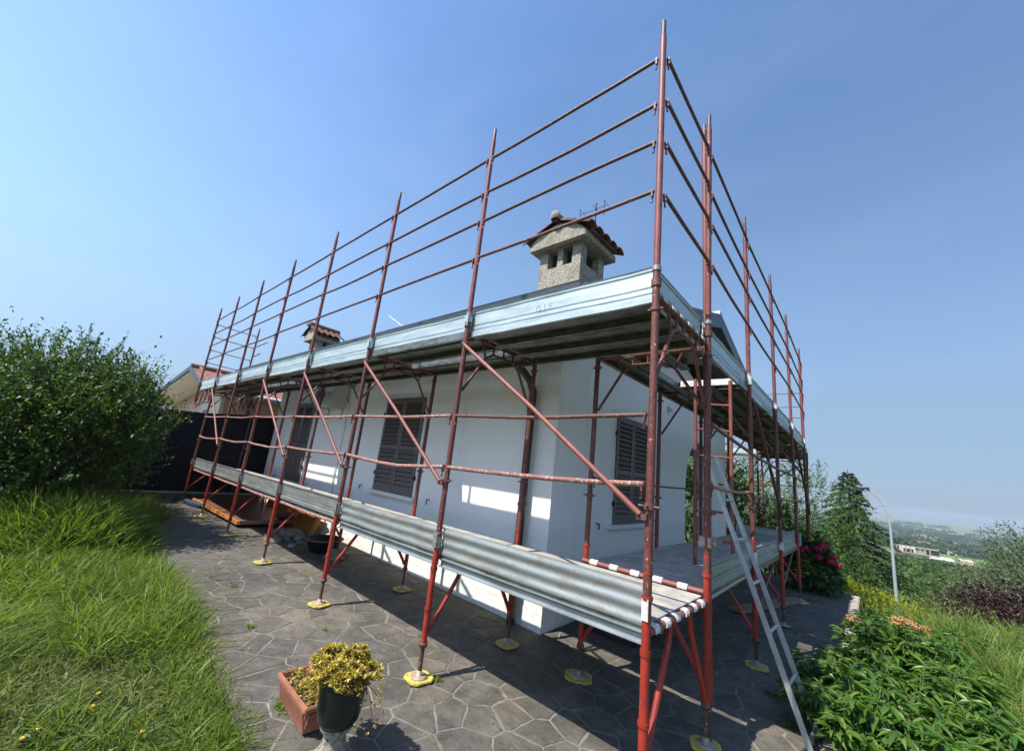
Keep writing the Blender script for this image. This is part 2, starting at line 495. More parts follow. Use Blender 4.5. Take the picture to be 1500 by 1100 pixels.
def clip_poly(poly, nx_, ny_, c):      # keep nx*x+ny*y<=c
    out = []
    for i in range(len(poly)):
        a, b = poly[i], poly[(i+1) % len(poly)]
        da = nx_*a[0]+ny_*a[1]-c; db = nx_*b[0]+ny_*b[1]-c
        if da <= 0: out.append(a)
        if (da < 0 < db) or (db < 0 < da):
            t = da/(da-db); out.append((a[0]+(b[0]-a[0])*t, a[1]+(b[1]-a[1])*t))
    return out
def inside(x, y):
    if x < -10.95 or x > .54 or y > 8.2: return False
    if y < max(edge(x)+.02, -2.5) : return False
    if x < -1.80 and 1.53 < y < (6.1 if x > -4.4 else 20): return False
    if x < -4.4 and y > 1.53: return False
    return True
pts = []
tries = 0
while tries < 26000:
    tries += 1
    x = random.uniform(-11, .55); y = random.uniform(-2.5, 8.2)
    d0 = .175 + .17*random.random()**1.5
    if not inside(x, y): continue
    if all((x-a)**2 + (y-b)**2 > d0*d0 for a, b in pts[-1400:]): pts.append((x, y))
P_ = np.array(pts); PW = rng.random(len(pts))*.016
cells = []
for i, (x, y) in enumerate(pts):
    d = (P_[:,0]-x)**2 + (P_[:,1]-y)**2
    nb = np.argsort(d)[1:16]
    poly = [(x-.45, y-.45), (x+.45, y-.45), (x+.45, y+.45), (x-.45, y+.45)]
    gap = random.uniform(.002, .008)
    for j in nb:
        a, b = P_[j]; dx, dy = a-x, b-y; L = math.hypot(dx, dy)
        poly = clip_poly(poly, dx/L, dy/L, (dx/L)*(x+a)/2 + (dy/L)*(y+b)/2 + (PW[i]-PW[j])/(2*L) - gap)
        if len(poly) < 3: break
    if len(poly) < 3: continue
    poly = clip_poly(poly, 1, 0, .545)
    if y < -.1 and x < -1.55:
        sl = (edge(x+.15)-edge(x-.15))/.3; q_ = math.hypot(sl, 1); poly = clip_poly(poly, sl/q_, -1/q_, (sl*x-edge(x)+.01)/q_)
    if len(poly) < 3: continue
    if y < 1.55: poly = clip_poly(poly, 0, 1, 1.535) if x < -1.8 else poly
    if x > -1.8 and y > 1.5: poly = clip_poly(poly, -1, 0, 1.765) if not (6.05 < y < 7.85) else poly
    poly = clip_poly(poly, -1, 0, 10.97)
    poly = clip_poly(poly, 0, -1, 2.55)
    # wobble: subdivide the long sides a little
    q = []
    for k in range(len(poly)):
        a, b = poly[k], poly[(k+1) % len(poly)]
        q.append(a)
        L = math.hypot(b[0]-a[0], b[1]-a[1])
        if L > .07:
            nxn, nyn = (b[1]-a[1])/L, -(b[0]-a[0])/L
            for t_ in ((.5,) if L < .12 else (.28, .52, .77)):
                t_ += random.uniform(-.06, .06); w_ = random.uniform(-.009, .003)
                q.append((a[0]+(b[0]-a[0])*t_ + nxn*w_, a[1]+(b[1]-a[1])*t_ + nyn*w_))
    if len(q) >= 3:
        area = abs(sum(q[k][0]*q[(k+1) % len(q)][1]-q[(k+1) % len(q)][0]*q[k][1] for k in range(len(q))))/2
        if area > .008:
            dc = math.sqrt((x-CAM.x)**2 + (y-CAM.y)**2 + 2.9)
            cells.append((area/dc**2*(1 if y < 5 else .6), q, (x, y)))
cells.sort(key=lambda c: -c[0])
def stone_geo(bb, q, cx, cy):
    n = len(q)
    tilt = (random.uniform(-.003, .003), random.uniform(-.003, .003)); hz = random.uniform(.0030, .0055)
    def zz(px, py, k): return g(px, py) + k*(hz + tilt[0]*(px-cx)/.2 + tilt[1]*(py-cy)/.2) if k else g(px, py) - .004
    vs = [(px, py, zz(px, py, 0)) for px, py in q]
    vs += [(cx+(px-cx)*.985, cy+(py-cy)*.985, zz(px, py, .6)) for px, py in q]
    vs += [(cx+(px-cx)*.972, cy+(py-cy)*.972, zz(px, py, 1)) for px, py in q]
    fs = []
    for l_ in (0, 1):
        for k in range(n): fs.append((l_*n+k, l_*n+(k+1) % n, (l_+1)*n+(k+1) % n, (l_+1)*n+k))
    fs.append(tuple(2*n+k for k in range(n)))
    bb.add(vs, fs)
for w_, q, (cx, cy) in cells[:300]:
    if sum(q[k][0]*q[(k+1) % len(q)][1]-q[(k+1) % len(q)][0]*q[k][1] for k in range(len(q))) < 0: q.reverse()
    b_ = B(); stone_geo(b_, q, cx, cy); b_.build('stone', M['stone'], patio, recalc=False)
b_ = B()
for w_, q, (cx, cy) in cells[300:]:
    if sum(q[k][0]*q[(k+1) % len(q)][1]-q[(k+1) % len(q)][0]*q[k][1] for k in range(len(q))) < 0: q.reverse()
    stone_geo(b_, q, cx, cy)
tag(b_.build('small_stones', M['stone'], patio, recalc=False), 'paving stones seen small, at the far ends of the patio', kind='stuff')
# raised kerb on the right of the paving
kb = B()
yy = -2.2
kb_o = None
kerb = None
kparts = []
while yy < 8.0:
    l_ = random.uniform(.8, 1.1)
    kparts.append((yy, min(yy+l_, 8.25))); yy += l_ + .008
for i, (a, b2) in enumerate(kparts):
    k_ = B(); k_.box((.565, a, g(.6, a)-.15), (.665, b2, g(.6, a)+.035+random.uniform(-.006, .006)))
    if i == 0: kerb = k_.build('kerb', M['concrete'], bevel=.012); tag(kerb, kind='structure')
    else: k_.build('kerb_stone', M['concrete'], kerb, bevel=.012)

# ------------------------------------------------------------------ house
house = thing('house', (-6.3, 5.3, 0), 'white rendered single-storey house inside the red scaffold', 'house')
EZ = 3.06
def wallprof(y): return min(3.05 + .305*(min(y, 10.58-y)-.9), 4.6)
T_ = .3
# long front wall, split off the plinth band below
b_ = B(); b_.box((HX0, HY0, .86), (HX1, HY0+T_, 3.34)); b_.build('front_wall', M['stucco'], house)
b_ = B(); b_.box((HX0, HY0+.004, -.1), (HX1+.003, HY0+T_, .86)); b_.build('plinth', M['plinth'], house)
# gable wall with the arch opening
ys = sorted(set([HY0+T_, 3.0, 4.0, 5.29, 6.05] + list(np.linspace(6.05, 7.85, 19)) + [8.3, HY1]))
b_ = B()
def arch(y):
    if 6.05-1e-6 <= y <= 7.85+1e-6: return 1.78 + math.sqrt(max(0, .9**2 - (y-6.95)**2))
    return None
vs = []; fs = []
for i in range(len(ys)-1):
    a, c = ys[i], ys[i+1]; mid = (a+c)/2
    if 6.05 < mid < 7.85: za, zc = arch(a), arch(c)
    else: za = zc = -.1
    ta, tc_ = wallprof(a), wallprof(c)
    for xs, flip in ((HX1, False), (HX1-T_, True)):
        n0 = len(vs); vs += [(xs, a, za), (xs, c, zc), (xs, c, tc_), (xs, a, ta)]
        fs.append((n0, n0+1, n0+2, n0+3) if not flip else (n0+3, n0+2, n0+1, n0))
    if 6.05 < mid < 7.85:
        n0 = len(vs); vs += [(HX1, a, za), (HX1, c, zc), (HX1-T_, c, zc), (HX1-T_, a, za)]; fs.append((n0+3, n0+2, n0+1, n0))
for yj in (6.05, 7.85):
    n0 = len(vs); vs += [(HX1, yj, -.1), (HX1-T_, yj, -.1), (HX1-T_, yj, 1.78), (HX1, yj, 1.78)]; fs.append((n0, n0+1, n0+2, n0+3))
n0 = len(vs); vs += [(HX1, HY1, -.1), (HX1-T_, HY1, -.1), (HX1-T_, HY1, 3.3), (HX1, HY1, 3.3)]; fs.append((n0, n0+1, n0+2, n0+3))
b_.add(vs, fs); b_.build('gable_wall', M['stucco'], house, recalc=False)
# corner return of the front wall sits under it; inner walls of the open porch
b_ = B(); b_.box((HX0, HY0+T_+.002, -.1), (HX0+T_, HY1-T_, 3.3)); b_.build('far_end_wall', M['stucco'], house)
b_ = B(); b_.box((HX0, HY1-T_, -.1), (-4.5, HY1, 3.3)); b_.build('rear_wall', M['stucco'], house)
b_ = B(); b_.box((-4.5, 5.75, -.1), (HX1-T_-.002, 6.05, 3.3)); b_.build('porch_wall', M['stucco'], house)
b_ = B(); b_.box((-4.5, 6.052, -.1), (-4.2, HY1-T_, 3.3)); b_.build('porch_end_wall', M['stucco'], house)
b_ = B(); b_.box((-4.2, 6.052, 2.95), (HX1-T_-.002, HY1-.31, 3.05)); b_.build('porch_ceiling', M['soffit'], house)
b_ = B(); b_.box((-4.2, HY1-.30, 2.55), (HX1-T_-.002, HY1-.01, 3.2)); b_.build('porch_beam', M['stucco'], house)
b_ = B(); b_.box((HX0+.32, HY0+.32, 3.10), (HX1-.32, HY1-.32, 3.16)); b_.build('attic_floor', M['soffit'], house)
# roof: two pitched slabs, dark soffit under the eaves, charcoal fascia and gutter
RX0, RX1 = -11.8, -.95
def roofz(y): return 3.47 + .305*(min(y, 10.58-y)-.66)
b_ = B()
b_.prism([(RX0, .66, roofz(.66)), (RX0, 5.29, roofz(5.29)), (RX0, 5.29, roofz(5.29)-.14), (RX0, .66, roofz(.66)-.14)], (RX1-RX0, 0, 0))
b_.prism([(RX0, 9.92, roofz(9.92)), (RX0, 5.291, roofz(5.291)), (RX0, 5.291, roofz(5.291)-.14), (RX0, 9.92, roofz(9.92)-.14)], (RX1-RX0, 0, 0))
roof = b_.build('roof', M['charcoal'], house)
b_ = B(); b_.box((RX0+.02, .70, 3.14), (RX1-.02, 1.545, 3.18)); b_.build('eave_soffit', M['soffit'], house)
b_ = B(); b_.box((RX0+.01, .67, 3.14), (RX1-.01, .695, 3.38)); b_.build('fascia', M['charcoal'], house)
b_ = B()
gp = [(0, .0), (.0, -.10), (.03, -.13), (.09, -.13), (.12, -.10), (.12, 0), (.112, 0), (.112, -.096), (.086, -.122), (.034, -.122), (.008, -.096), (.008, 0)]
b_.sweep(gp, (RX0, .665, 3.485), (RX1, .665, 3.485), (0, -1, 0)); b_.build('gutter', M['charcoal'], house)
# gable rake boards
for ya, yb in ((.62, 5.29), (9.96, 5.291)):
    b_ = B(); za, zb = roofz(ya)+.03, roofz(yb)+.03
    b_.prism([(RX1-.001, ya, za), (RX1-.001, yb, zb), (RX1-.001, yb, zb-.27), (RX1-.001, ya, za-.27)], (.035, 0, 0)); b_.build('rake_board', M['charcoal'], house)
b_ = B(); b_.path([(RX1-.4, 5.29, roofz(5.29)+.0), (RX1+.03, 5.29, roofz(5.29)+.0)], .10, 10); b_.build('ridge_tile', M['white_trim'], house)

def shutter_leaf(parent, o, ux, uz, nrm, w, h, nsl, mat):
    """o = lower-left corner, ux along the wall, nrm outwards"""
    o, ux, nrm = Vector(o), Vector(ux), Vector(nrm); up = Vector((0, 0, 1))
    b_ = B(); fr = .055; th = .018
    c = o + nrm*th
    b_.obox(c + ux*(fr/2) + up*(h/2), ux*fr/2, nrm*th, up*h/2)
    b_.obox(c + ux*(w-fr/2) + up*(h/2), ux*fr/2, nrm*th, up*h/2)
    iw = (w-2*fr)/2
    for zc, zh in ((fr*.75, fr*.75), (h-fr*.75, fr*.75), (h*.47, fr*.6)):
        b_.obox(c + ux*(w/2) + up*zc, ux*(iw-.001), nrm*(th-.001), up*zh)
    leaf = b_.build('shutter', mat, parent)
    z0, z1 = fr*1.5, h-fr*1.5
    me = None
    for k in range(nsl):
        zc = z0 + (k+.5)*(z1-z0)/nsl
        if abs(zc-h*.47) < fr*.75: continue
        c2 = o + nrm*.02 + ux*(w/2) + up*zc
        if me is None:
            s_ = B(); d1 = (up*.86 + nrm*-.5).normalized(); d2 = ux.cross(d1).normalized()
            s_.obox((0, 0, 0), ux*(iw-.003), d1*(z1-z0)/nsl*.60, d2*.005)
            me = bpy.data.meshes.new('slat'); me.from_pydata([tuple(v) for v in s_.v], [], s_.f); me.materials.append(mat); me.update()
        sl = bpy.data.objects.new('slat', me); C.objects.link(sl); sl.parent = leaf; sl.location = c2 - wloc(leaf)
    return leaf

def window(x0, z0, w, h, axis_, sill=True, nsl=20):
    """closed two-leaf shutters on the front ('x') or gable ('y') wall"""
    if axis_ == 'x':
        o = Vector((x0, HY0, z0)); ux = Vector((1, 0, 0)); nr = Vector((0, -1, 0)); mat = M['shutter']
    else:
        o = Vector((HX1, x0, z0)); ux = Vector((0, 1, 0)); nr = Vector((1, 0, 0)); mat = M['shutter_gable']
    up = Vector((0, 0, 1))
    b_ = B(); t = .06
    b_.obox(o + ux*(-t/2) + up*(h/2) + nr*.008, ux*(t/2-.001), nr*.01, up*h/2)
    b_.obox(o + ux*(w+t/2) + up*(h/2) + nr*.008, ux*(t/2-.001), nr*.01, up*h/2)
    b_.obox(o + ux*(w/2) + up*(h+t/2) + nr*.008, ux*(w/2+t), nr*.01, up*(t/2-.001))
    b_.build('window_surround', M['white_trim'], house)
    bk = B(); bk.obox(o + ux*(w/2) + up*(h/2) + nr*.002, ux*w/2, nr*.001, up*h/2); bk.build('window_shade_panel', M['soot_shade'], house)  # thin dark panel on the wall, painting the shade behind the slats
    for k in (0, 1):
        shutter_leaf(house, o + ux*(k*w/2+.004) + nr*.004, ux, up, nr, w/2-.008, h-.01, nsl, mat)
    for zc in (.18, .82):
        for xs in (-.015, w+.015):
            hb = B(); hb.obox(o + ux*xs + up*(h*zc) + nr*.03, ux*.015, nr*.02, up*.03); hb.build('hinge', M['iron'], house)
    if sill:
        b_ = B(); b_.obox(o + ux*(w/2) + up*-.03 + nr*.03, ux*(w/2+.09), nr*.045, up*.028); b_.build('window_sill', M['white_trim'], house)
    # L shaped shutter stays
    for xs in (-.42, w+.42):
        b_ = B(); c = o + ux*xs + up*.02 + nr*.05
        b_.path([c - nr*.05, c], .008, 6); b_.path([c + up*.002, c + up*-.07], .009, 6); b_.build('shutter_stay', M['iron'], house)
window(-5.50, 1.11, 1.13, 1.57, 'x')
window(-9.62, .90, 1.05, 1.78, 'x', sill=False, nsl=24)
window(3.02, 1.11, 1.08, 1.53, 'y')
# dripping rain pipe at the corner
b_ = B()
b_.path([(-2.15, .80, 3.36), (-2.15, .82, 3.20), (-2.13, 1.05, 2.98), (-2.12, 1.38, 2.78), (-2.12, 1.46, 2.66), (-2.12, 1.46, .06)], .048, 12); dp = b_.build('downpipe', M['downpipe'], house)
for z in (2.4, 1.3, .45):
    b_ = B(); b_.lathe((-2.12, 1.46, z), [(.049, 0), (.056, 0), (.056, .03), (.049, .03)], 12); b_.build('pipe_bracket', M['downpipe'], dp)
# conduit, cable entry, small wall light, air conditioner
b_ = B(); b_.path([(-6.99, 1.54, 2.62), (-6.99, 1.54, .6)], .012, 6); b_.path([(-6.99, 1.53, 2.62), (-7.1, 1.48, 2.70), (-7.6, 1.44, 2.78)], .018, 6); b_.build('conduit', M['white_trim'], house)
b_ = B(); b_.obox((HX1+.05, 5.03, 3.06), (.045, 0, 0), (0, .03, 0), (0, 0, .03)); b_.path([(HX1, 5.03, 3.13), (HX1+.03, 5.03, 3.1)], .03, 8); b_.build('wall_lamp', M['greyplastic'], house)
ac = B(); ac.box((-8.0, 1.23, 2.55), (-7.08, 1.53, 3.02)); ac_o = ac.build('air_conditioner', M['greyplastic'], house, bevel=.015)
b_ = B()
cgx, cgz = -7.70, 2.79
for rr in (.05, .09, .13, .17, .20):
    pr = [(cgx + rr*math.cos(t), 1.222, cgz + rr*math.sin(t)) for t in np.linspace(0, 2*math.pi, 17)]
    b_.path(pr, .004, 4, caps=False)
for t in np.linspace(0, math.pi, 5)[:-1]:
    b_.path([(cgx - .2*math.cos(t), 1.22, cgz - .2*math.sin(t)), (cgx + .2*math.cos(t), 1.22, cgz + .2*math.sin(t))], .004, 4)
b_.build('fan_grille', M['iron'], ac_o)
b_ = B()
for xs in (-7.85, -7.23):
    b_.box((xs-.02, 1.22, 2.515), (xs+.02, 1.545, 2.545)); b_.box((xs-.02, 1.52, 2.30), (xs+.02, 1.546, 2.515))
b_.build('bracket', M['greyplastic'], ac_o)

# chimney in front, with arched lintels and clay tile cap
def chimney(cx0, cx1, cy0, cy1, zb, zt, parent, big=True):
    ch = B(); w = cx1-cx0; d = cy1-cy0
    op0 = zt - .30
    ch.box((cx0, cy0, zb), (cx1, cy1, op0)); root = ch.build('chimney', M['harl'], parent)
    pw = .15
    pm = (cx0+cx1)/2
    for a, c, w1, w2 in ((cx0, cy0, pw, pw), (cx1-pw, cy0, pw, pw), (cx0, cy1-pw, pw, pw), (cx1-pw, cy1-pw, pw, pw), (pm-.05, cy0+.01, .10, .11), (pm-.05, cy1-.12, .10, .11)):
        pr = B(); pr.box((a, c, op0), (a+w1, c+w2, zt)); pr.build('chimney_pier', M['harl'], root)
    so = B(); so.box((cx0+.13, cy0+.13, op0-.05), (cx1-.13, cy1-.13, zt-.02)); so.build('flue', M['soot_shade'], root)
    ov = .13
    # lintel ring with gently arched gable fronts
    for ya, e in ((cy0-ov, .09), (cy1+ov-.09, .09)):
        n = 14; top = []; x0, x1 = cx0-ov, cx1+ov
        for k in range(n+1):
            t = k/n; xx = x0+(x1-x0)*t
            top.append((xx, ya, zt + .10 + .235*math.sin(math.pi*t)**.8))
        poly = [(x0, ya, zt)] + top + [(x1, ya, zt)]
        b2 = B(); b2.prism(poly, (0, e, 0)); b2.build('gable_lintel', M['harl'], root, bevel=.01)
    b2 = B(); b2.box((cx0-ov, cy0-ov+.092, zt), (cx1+ov, cy1+ov-.092, zt+.11)); b2.build('cap_slab', M['harl'], root, bevel=.012)
    # curved clay tiles running down both slopes
    xm = (cx0+cx1)/2; zr = zt+.37; rows = 5; y0, y1 = cy0-ov-.06, cy1+ov+.06
    for sgn in (-1, 1):
        xe = xm + sgn*(w/2+ov+.10); ze = zt+.13
        for k in range(rows):
            yc = y0 + (k+.5)*(y1-y0)/rows
            r0 = (y1-y0)/rows*.50
            for s_, (ta, tb) in enumerate(((0, .55), (.48, 1.0))):
                vs = []; fs = []; nn = 7
                for t_, rr, dz in ((ta, r0*.92, .012*s_*-1+.01), (tb, r0*1.08, -.002)):
                    px = xm+(xe-xm)*t_; pz = zr+(ze-zr)*t_+dz
                    for m_ in range(nn):
                        an = math.pi*m_/(nn-1)
                        vs.append((px, yc+rr*math.cos(an), pz+rr*.75*math.sin(an)))
                    for m_ in range(nn):
                        an = math.pi*m_/(nn-1)
                        vs.append((px, yc+(rr-.012)*math.cos(an), pz+(rr-.012)*.75*math.sin(an)-.002))
                for m_ in range(nn-1):
                    fs += [(m_, m_+1, 2*nn+m_+1, 2*nn+m_), (nn+m_+1, nn+m_, 3*nn+m_, 3*nn+m_+1), (m_, nn+m_, nn+m_+1, m_+1), (2*nn+m_, 2*nn+m_+1, 3*nn+m_+1, 3*nn+m_)]
                tb_ = B(); tb_.add(vs, fs, True); tb_.build('roof_tile', M['tile'], root, recalc=True)
        # bedding under the tiles
        b2 = B(); b2.prism([(xm, y0+.17, zr-.01), (xe-sgn*.04, y0+.17, ze-.0), (xe-sgn*.04, y0+.17, ze-.03), (xm, y0+.17, zt+.09)], (0, y1-y0-.34, 0)); b2.build('tile_bed', M['tile'], root)
    b2 = B(); b2.path([(xm, y0-.01, zr+.05), (xm, y1+.01, zr+.05)], [.075, .075], 10); b2.build('ridge_tile', M['tile'], root)
    b2 = B(); b2.lathe((xm, y0+.0, zr+.05), [(.0, .095), (.035, .09), (.07, .05), (.085, 0), (.07, -.05)], 9); b2.build('ridge_knob', M['harl'], root)
    return root
chimney(-2.67, -1.93, 2.0, 2.66, 3.6, 4.99, house)
chimney(-9.98, -9.52, 1.60, 2.00, 3.6, 4.36, house, False)
# aerials
b_ = B()
b_.path([(-2.35, 3.0, 4.2), (-2.35, 3.0, 6.42)], .012, 6)
for dx in (-.25, .0, .22): b_.path([(-2.35+dx, 2.85, 6.3), (-2.35+dx, 3.15, 6.3)], .004, 4)
b_.path([(-2.68, 3.0, 6.3), (-2.15, 3.0, 6.3)], .006, 4)
for dx in (-.33, .16): b_.path([(-2.35+dx, 3.0, 6.12), (-2.35+dx, 3.0, 6.42)], .007, 4)
b_.build('aerial', M['downpipe'], house)
b_ = B(); b_.path([(-6.95, 2.0, 4.74), (-6.20, 2.0, 4.33), (-6.2, 2.0, 3.9)], .012, 5)
for k in range(4): b_.path([(-6.85+k*.18, 1.93, 4.685-k*.10), (-6.85+k*.18, 2.07, 4.685-k*.10)], .005, 4)
b_.build('small_aerial', M['alu'], house)

# ------------------------------------------------------------------ scaffold
J1, J2, TOP = 1.12, 3.08, 5.20
SP = 1.8; WD = 1.05
PR = .0242
scafA = thing('scaffold', (-6, .5, 0), 'red tube scaffold along the long white front wall, with pale toe boards', 'scaffold')
scafB = thing('scaffold', (-.5, 5, 0), 'red tube scaffold going back along the gable wall, right of the corner post', 'scaffold')

def post(par, x, y, z0, low=True, mid=True, top=True, lean=(0, 0), topz=TOP, z_a=None):
    """stacked standards: jack, foot frame, 2 m frame, guard post; couplers are sub-parts"""
    def P3(z): return Vector((x + lean[0]*z, y + lean[1]*z, z))
    out = []
    if low:
        jh = .26
        b_ = B(); b_.path([P3(z0+.03), P3(z0+jh+.02)], .0165, 10); b_.lathe((x, y, z0+jh-.02), [(.017, 0), (.032, 0), (.032, .03), (.017, .03)], 10)
        jk = b_.build('jack_screw', M['jack'], par)
        b_ = B(); b_.path([P3(z0+jh), P3(J1-.02)], PR, 14); pl = b_.build('foot_post', M['red_low'], par)
        b_ = B()
        for zz in (z0+.5, ): b_.path([P3(zz), P3(zz+.022)], PR+.006, 12)
        b_.path([P3(J1-.30), P3(J1-.27)], PR+.005, 12)
        b_.build('coupler', M['red_low'], pl)
    if mid:
        za = z_a if z_a is not None else J1
        b_ = B(); b_.path([P3(za-.02), P3(J2)], PR, 14); pm = b_.build('post', M['red_mid'], par)
        b_ = B(); b_.path([P3(za-.03), P3(za-.008)], PR+.007, 14); b_.path([P3(za+.10), P3(za+.112)], PR+.002, 14); b_.build('sleeve', M['red_low'], pm)
        b_ = B()
        zc = za + .40 + random.uniform(-.05, .05)
        b_.path([P3(zc), P3(zc+.032)], PR+.009, 12)
        c = P3(zc+.016); b_.path([c+Vector((-.062, -.01, 0)), c+Vector((.062, -.01, 0))], .008, 6)
        b_.path([c+Vector((.0, -.06, 0)), c+Vector((.0, .06, 0))], .007, 6)
        b_.path([P3(J2-.13), P3(J2-.08)], PR+.008, 12)
        b_.path([P3(J2-.30), P3(J2-.275)], PR+.008, 12)
        c = P3(J2-.29); b_.path([c+Vector((-.05, 0, 0)), c+Vector((.05, 0, 0))], .008, 6)
        b_.build('coupler', M['rail'], pm)
    if top:
        b_ = B(); b_.path([P3(J2-.005), P3(topz-.16)], PR-.001, 14); pt = b_.build('guard_post', M['red_top'], par)
        b_ = B(); b_.path([P3(topz-.161), P3(topz-.01), P3(topz)], [PR-.005, PR-.006, PR-.011], 12); b_.build('spigot', M['red_pin'], pt)
        b_ = B(); b_.path([P3(J2-.02), P3(J2+.012)], PR+.006, 14); b_.build('sleeve', M['galv_low'], pt)
    return

def base_plate(par, x, y, z0, yellow=True, rot=None, s=.088):
    a = random.uniform(-.5, .5) if rot is None else rot
    ux, uy = Vector((math.cos(a), math.sin(a), 0)), Vector((-math.sin(a), math.cos(a), 0))
    c0 = Vector((x, y, z0))
    if yellow:
        poly = []
        for (i, j) in ((-1, -.6), (-.6, -1), (.6, -1), (1, -.6), (1, .6), (.6, 1), (-.6, 1), (-1, .6)): poly.append(c0 + ux*i*s*1.15 + uy*j*s*1.15 + Vector((0, 0, .012)))
        b_ = B(); b_.prism(poly, (0, 0, .016)); pd = b_.build('base_pad', M['yellow'], par, bevel=.004)
    b_ = B(); b_.lathe((x, y, z0+.028), [(0, 0), (s*.78, 0), (s*.78, .007), (s*.3, .011), (.021, .012), (.021, .045), (0, .045)], 18); b_.build('foot_plate', M['steel_pad'], par)

def rail(par, p0, p1, r=.0135, mat='rail', sag=.012, seg=5, name='guard_rail'):
    p0, p1 = Vector(p0), Vector(p1); pts = []
    bx_ = random.uniform(-.008, .008)
    for k in range(seg+1):
        t = k/seg; p = p0.lerp(p1, t); s_ = 4*t*(1-t)
        p.z -= sag*s_*random.uniform(.7, 1.2); p.y += bx_*s_; pts.append(p)
    b_ = B(); b_.path(pts, r, 10); o = b_.build(name, M[mat], par)
    b_ = B()
    d = (p1-p0).normalized()
    for e, q in ((p0, 1), (p1, -1)):
        c = e + d*.012*q
        b_.obox(c + Vector((0, 0, -.012)), d*.006, d.cross(Vector((0, 0, 1)))*.012, Vector((0, 0, .030)))
        b_.path([c + Vector((0, 0, -.045)), c + Vector((0, 0, -.082)), c + d*.010*q + Vector((0, 0, -.082))], .006, 6)
    b_.build('wedge_clamp', M['red_mid'], o)
    return o

def frame_low(par, O, e, z0):
    O = Vector(O); e = Vector(e); L = e.length; ev = e.normalized()
    def q(t, z): return Vector((O.x, O.y, 0)) + ev*(t*L) + Vector((0, 0, z))
    b_ = B(); b_.path([q(0.02, .925), q(.98, .925)], .022, 12); b_.build('transom', M['brace'], par)
    for s_ in (0, 1):
        t0, t1 = (.03, .34) if s_ == 0 else (.97, .66)
        b_ = B(); b_.path([q(t0, z0+.33), q(t0 + (t1-t0)*.06, z0+.37), q(t0 + (t1-t0)*.9, .80), q(t1, .90)], .0175, 10); b_.build('frame_brace', M['red_low'], par)

def frame_mid(par, O, e):
    O = Vector(O); e = Vector(e); L = e.length; ev = e.normalized()
    def q(t, z): return Vector((O.x, O.y, 0)) + ev*(t*L) + Vector((0, 0, z))
    b_ = B(); b_.path([q(0.02, 2.885), q(.98, 2.885)], .022, 12); tr = b_.build('transom', M['red_mid'], par)
    b_ = B(); b_.path([q(.03, 2.35), q(.26, 2.72), q(.36, 2.785), q(.64, 2.785), q(.74, 2.72), q(.97, 2.35)], .014, 8)
    b_.build('portal_brace', M['red_mid'], tr)
    for ta, za, tb2, zb2 in ((.36, 2.78, .36, 2.88), (.5, 2.78, .5, 2.88), (.64, 2.78, .64, 2.88), (.26, 2.73, .20, 2.87), (.74, 2.73, .80, 2.87)):
        b_ = B(); b_.path([q(ta, za), q(tb2, zb2)], .011, 6); b_.build('strut', M['red_mid'], tr)

PLANK = {}
def plank(par, p0, p1, side, w, top_mat, name='deck_plank'):
    """steel plank, underside ribbed; p0-p1 along the deck on its centreline"""
    p0, p1 = Vector(p0), Vector(p1); d = (p1-p0); L = d.length; d.normalize(); s_ = Vector(side)
    c = (p0+p1)/2
    b_ = B()
    b_.obox(c + Vector((0, 0, .0)), d*L/2, s_*(w/2), Vector((0, 0, .0025)))
    top = b_.build(name, top_mat, par)
    b_ = B()
    for q in (-1, 1):
        b_.obox(c + s_*q*(w/2-.003) + Vector((0, 0, -.033)), d*L/2, s_*.0025, Vector((0, 0, .0302)))
        b_.obox(c + s_*q*(w/2-.025) + Vector((0, 0, -.062)), d*(L/2-.002), s_*.0195, Vector((0, 0, .002)))
    b_.obox(c + Vector((0, 0, -.014)), d*(L/2-.004), s_*.035, Vector((0, 0, .011)))
    b_.build('plank_rib', M['galv_under'], top)
    return top

def toe(par, p0, p1, out, zb, zt, mat, wavy=False, name='toe_board'):
    h = zt-zb
    if wavy:
        pf = []; n = 28
        for k in range(n+1):
            t = k/n; zz = zb + h*t
            o_ = .0048*math.sin(t*math.pi*2*2.5 + .6)
            pf.append((o_+.02, zz))
        pf = [(-.012, zb), ] + pf + [(.0, zt+.006), (-.022, zt+.006), (-.022, zt-.004), (-.004, zt-.004)]
        pf += [(o-.006, z) for o, z in reversed(pf[2:n+1])]
    else:
        a = [(.030, zb), (.030, zb+.2*h), (.016, zb+.23*h), (.016, zb+.27*h), (.022, zb+.29*h), (.022, zb+.41*h), (.012, zb+.425*h), (.012, zb+.455*h), (.020, zb+.47*h),
             (.020, zb+.86*h), (.010, zb+.875*h), (.010, zb+.91*h), (.022, zb+.93*h), (.022, zt), (.030, zt+.004), (.012, zt+.009)]
        bk = [(.004, zt), (.002, zb+.1*h), (.002, zb)]
        pf = a + bk
    p0, p1, ov = Vector(p0), Vector(p1), Vector(out); pts = []; n = 9; ls_ = min(1, (p1-p0).length/1.8)**2
    for k in range(n+1):
        q = 1 if 0 < k < n else .4
        pts.append(p0.lerp(p1, k/n) + ov*random.gauss(0, .0017)*q*ls_ + Vector((0, 0, random.gauss(0, .0015)*q*ls_)))
    b_ = B(); b_.sweep_path(pf, pts, out); return b_.build(name, mat, par)

zA = lambda x, y: g(x, y)
# --- run along the front wall
NB = 7
for i in range(NB):
    x = -SP*i
    z0 = g(x, 0)
    post(scafA, x, 0, z0, lean=(random.uniform(-.002, .002), random.uniform(-.003, .001)) if i else (0, 0))
    base_plate(scafA, x, 0, z0)
    if i:
        zi = g(x, WD); post(scafA, x, WD, zi, top=False); base_plate(scafA, x, WD, zi, yellow=(i < 4))
    frame_low(scafA, (x, 0, 0), (0, WD, 0), z0)
    frame_mid(scafA, (x, 0, 0), (0, WD, 0))
